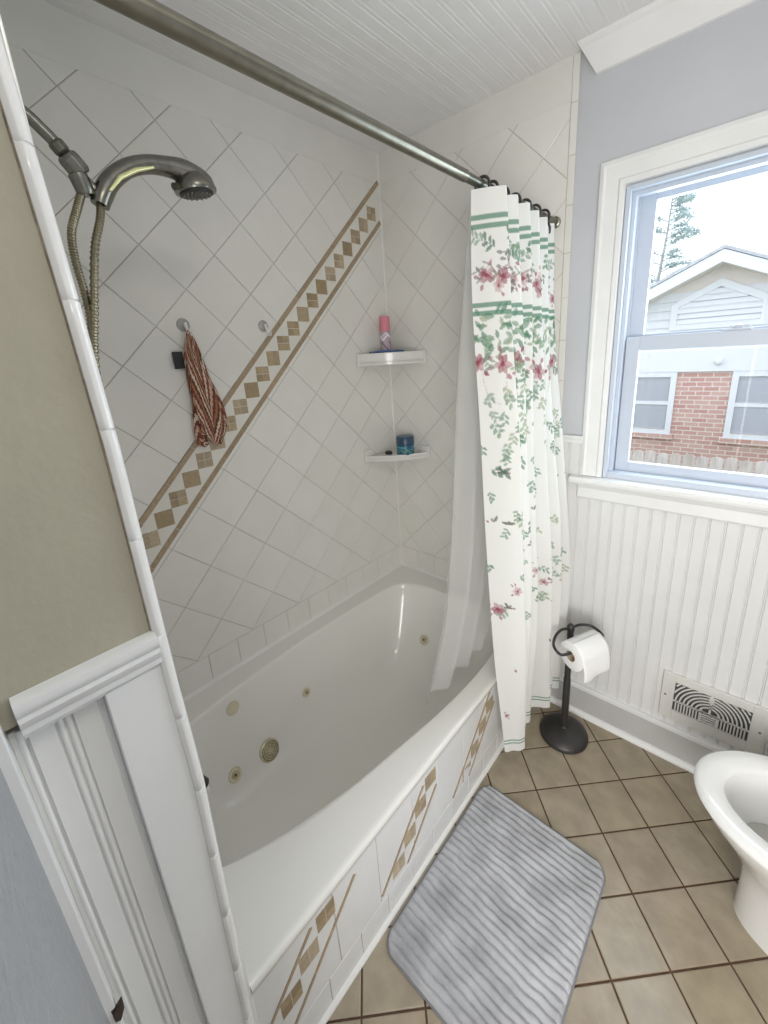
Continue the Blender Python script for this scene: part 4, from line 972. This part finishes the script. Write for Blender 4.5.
# ================================================================ OUTSIDE
GZ = -1.15
struct(MB().box((-30, yb+0.14, GZ-0.1), (30, 60, GZ)).build('ground', 'grass'))
YH = 9.5
ho = thing('neighbour_house', (0.74, YH, GZ), 'pale house with red brick ground floor and gabled siding beyond the fence', 'house')
PKX, PKZ, SL = 0.745, 2.98, 0.470
MB().box((-6, YH, GZ), (7.5, YH+0.3, 1.05)).build('brick_wall', 'brick', ho)
mb = MB(); z = 1.42
while z < PKZ:
    hw = min((PKZ-0.05-z)/SL, 6.0)
    if hw <= 0.02 or z > 2.36: break
    hw2 = max(0, min((PKZ-0.05-z-0.15)/SL, 6.0))
    mb.add([(PKX-hw, YH-0.045, z), (PKX+hw, YH-0.045, z), (PKX+hw2, YH-0.004, z+0.15), (PKX-hw2, YH-0.004, z+0.15), (PKX-hw, YH, z), (PKX+hw, YH, z)], [(0, 1, 2, 3), (4, 5, 1, 0)]); z += 0.15
mb.prism([(PKX-6, 1.05), (PKX+6, 1.05), (PKX+6, 1.2), (PKX, PKZ), (PKX-6, 1.2)], lambda u, v, w_: (u, YH+w_, v), (0.0, 0.3))
mb.build('siding', 'siding', ho)
hg = (PKZ-0.03-2.46)/SL
MB().prism([(PKX-hg-.1, 2.47), (PKX+hg+.1, 2.47), (PKX, PKZ+.02)], lambda u, v, w_: (u, YH-0.004+w_, v), (-0.01, 0.003)).build('gable_panel', 'soffit', ho)
MB().box((-6, YH-0.06, 1.045), (7.5, YH, 1.43)).build('frieze_board', 'siding', ho)
OV = 0.45
for sgn in (-1, 1):
    f = [(0, 0), (5.5*sgn, -5.5*SL), (5.5*sgn, -5.5*SL-0.19), (0, -0.19)]
    MB().prism(f, lambda u, v, w_: (PKX+u, YH-OV+w_, PKZ+0.05+v), (-0.03, 0.0)).build('fascia', 'siding', ho)
    MB().prism([(0, 0), (5.5*sgn, -5.5*SL), (5.5*sgn, -5.5*SL-0.04), (0, -0.04)], lambda u, v, w_: (PKX+u, YH-OV+w_, PKZ-0.10+v), (0.0, OV)).build('soffit', 'soffit', ho)
    MB().prism([(0, 0), (5.6*sgn, -5.6*SL), (5.6*sgn, -5.6*SL-0.05), (0, -0.05)], lambda u, v, w_: (PKX+u, YH-OV-0.05+w_, PKZ+0.11+v), (0.0, 6)).build('roof_slope', 'roof', ho)
# gable vent
ov = [(0.045, 1.81), (1.445, 1.81), (1.445, 2.26), (PKX, 2.63), (0.045, 2.26)]
iv = [(0.145, 1.90), (1.345, 1.90), (1.345, 2.20), (PKX, 2.50), (0.145, 2.20)]
mb = MB(); n5 = 5
vs = [(u, YH-0.07, v) for u, v in ov]+[(u, YH-0.07, v) for u, v in iv]+[(u, YH-0.01, v) for u, v in ov]+[(u, YH-0.01, v) for u, v in iv]
fs = []
for i in range(5):
    j = (i+1) % 5; fs += [(i, j, 5+j, 5+i), (10+i, 10+j, j, i), (5+i, 5+j, 15+j, 15+i)]
mb.add(vs, fs); gv = mb.build('gable_vent', 'siding', ho)
mb = MB(); z = 1.92
while z < 2.47:
    hw = 0.60 if z < 2.16 else max(0.03, (2.49-z)/0.5*1.0); hw = min(hw, 0.60)
    mb.add([(PKX-hw, YH-0.055, z), (PKX+hw, YH-0.055, z), (PKX+hw, YH-0.03, z+0.075), (PKX-hw, YH-0.03, z+0.075), (PKX-hw, YH-0.055, z-0.012), (PKX+hw, YH-0.055, z-0.012)], [(0, 1, 2, 3), (4, 5, 1, 0)]); z += 0.095
mb.build('louvre_slats', 'siding', gv)
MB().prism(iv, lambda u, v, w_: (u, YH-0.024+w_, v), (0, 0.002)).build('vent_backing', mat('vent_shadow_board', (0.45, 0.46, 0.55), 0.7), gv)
def hwin(x0, x1, z0, z1):
    t = 0.095; m_ = MB()
    m_.box((x0, YH-0.05, z0), (x0+t, YH, z1)); m_.box((x1-t, YH-0.05, z0), (x1, YH, z1)); m_.box((x0+t, YH-0.049, z1-t), (x1-t, YH, z1)); m_.box((x0-.01, YH-0.06, z0-.01), (x1+.01, YH, z0-0.001)); m_.box((x0+t, YH-0.049, z0), (x1-t, YH, z0+t*.8)); m_.box((x0+t, YH-0.03, (z0+z1)/2-0.03), (x1-t, YH, (z0+z1)/2+0.04))
    wdw = m_.build('window', 'siding', ho)
    m_ = MB(); zz_ = z0+t
    while zz_ < z1-t:
        m_.add([(x0+t, YH-0.018, zz_), (x1-t, YH-0.018, zz_), (x1-t, YH-0.006, zz_+0.042), (x0+t, YH-0.006, zz_+0.042)], [(0, 1, 2, 3)]); zz_ += 0.046
    m_.build('blind', 'blind', wdw)
    MB().box((x0-0.05, YH-0.07, z0-0.11), (x1+0.05, YH, z0-0.012)).build('brick_sill', 'brick', wdw)
hwin(-0.78, 0.262, -0.165, 1.043); hwin(1.10, 2.14, -0.165, 1.043); hwin(3.6, 4.6, -0.165, 1.043)
MB().lathe([(0.05, 0), (0.07, 0.03), (0.05, 0.06), (0.01, 0.07)], (0.87, YH-0.06, 1.22), (0, -1, 0), 20).build('porch_globe', 'siding', ho, smooth=60)

fe = thing('picket_fence', (1.2, 6.5, GZ), 'weathered wooden picket fence in front of the brick house', 'fence')
x = -1.6; k = 0
while x < 5.2:
    wd = 0.138; topz = 0.125+0.012*math.sin(k*2.1); rd = 0.035
    pl = [(x, GZ), (x+wd, GZ), (x+wd, topz-0.05)]+[(x+wd/2+wd/2*math.cos(t), topz-0.05+0.05*math.sin(t)) for t in [PI*q/8 for q in range(1, 8)]]+[(x, topz-0.05)]
    MB().prism(pl, lambda u, v, w_: (u, 6.5+w_, v), (0, 0.02), col=jit(0.12)).build('picket', 'fence', fe); x += 0.152; k += 1
MB().box((-1.6, 6.52, -0.35), (5.2, 6.56, -0.26)).box((-1.6, 6.52, -0.95), (5.2, 6.56, -0.86)).build('rail', 'fence', fe)

tree = thing('tree', (-1.5, 16, GZ), 'pale hazy tree with thin layered branches behind the house', 'tree')
mb = MB(); mb.tube([(-1.55, 16, GZ), (-1.50, 16, 1.5), (-1.42, 16, 3.4), (-1.30, 16, 4.8), (-1.25, 16, 6.2)], [0.12, 0.09, 0.05, 0.03, 0.012], 10)
lf = MB(); tr_ = random.Random(5)
for k in range(34):
    z0 = 2.4+3.6*k/34+tr_.uniform(-.05, .05); sx_ = tr_.choice((-1, 1, 1)); ln = tr_.uniform(0.45, 0.95)*(1.1-0.12*(z0-2.4)); yy = tr_.uniform(-.5, .5)
    tx = -1.5+0.06*(z0-1.5); P_ = [Vector((tx, 16, z0)), Vector((tx+sx_*ln*0.5, 16+yy*0.5, z0+ln*0.22)), Vector((tx+sx_*ln, 16+yy, z0+ln*0.26+tr_.uniform(-.1, .1)))]
    mb.tube(P_, [0.018, 0.012, 0.005], 6)
    for q in range(170):
        t = tr_.uniform(0.25, 1.05); c = P_[0].lerp(P_[2], t)+Vector((tr_.gauss(0, .06), tr_.gauss(0, .12), ln*0.12*math.sin(min(t, 1)*PI)+tr_.gauss(0, .045)))
        a = Vector((tr_.gauss(0, 1), tr_.gauss(0, 1), tr_.gauss(0, .5))).normalized()*0.045; b = Vector((tr_.gauss(0, 1), tr_.gauss(0, 1), tr_.gauss(0, 1))).normalized()*0.018
        lf.add([c-a, c+b, c+a, c-b], [(0, 1, 2, 3)])
mb.build('trunk', 'bark', tree, smooth=60); lf.build('foliage', 'needle', tree)
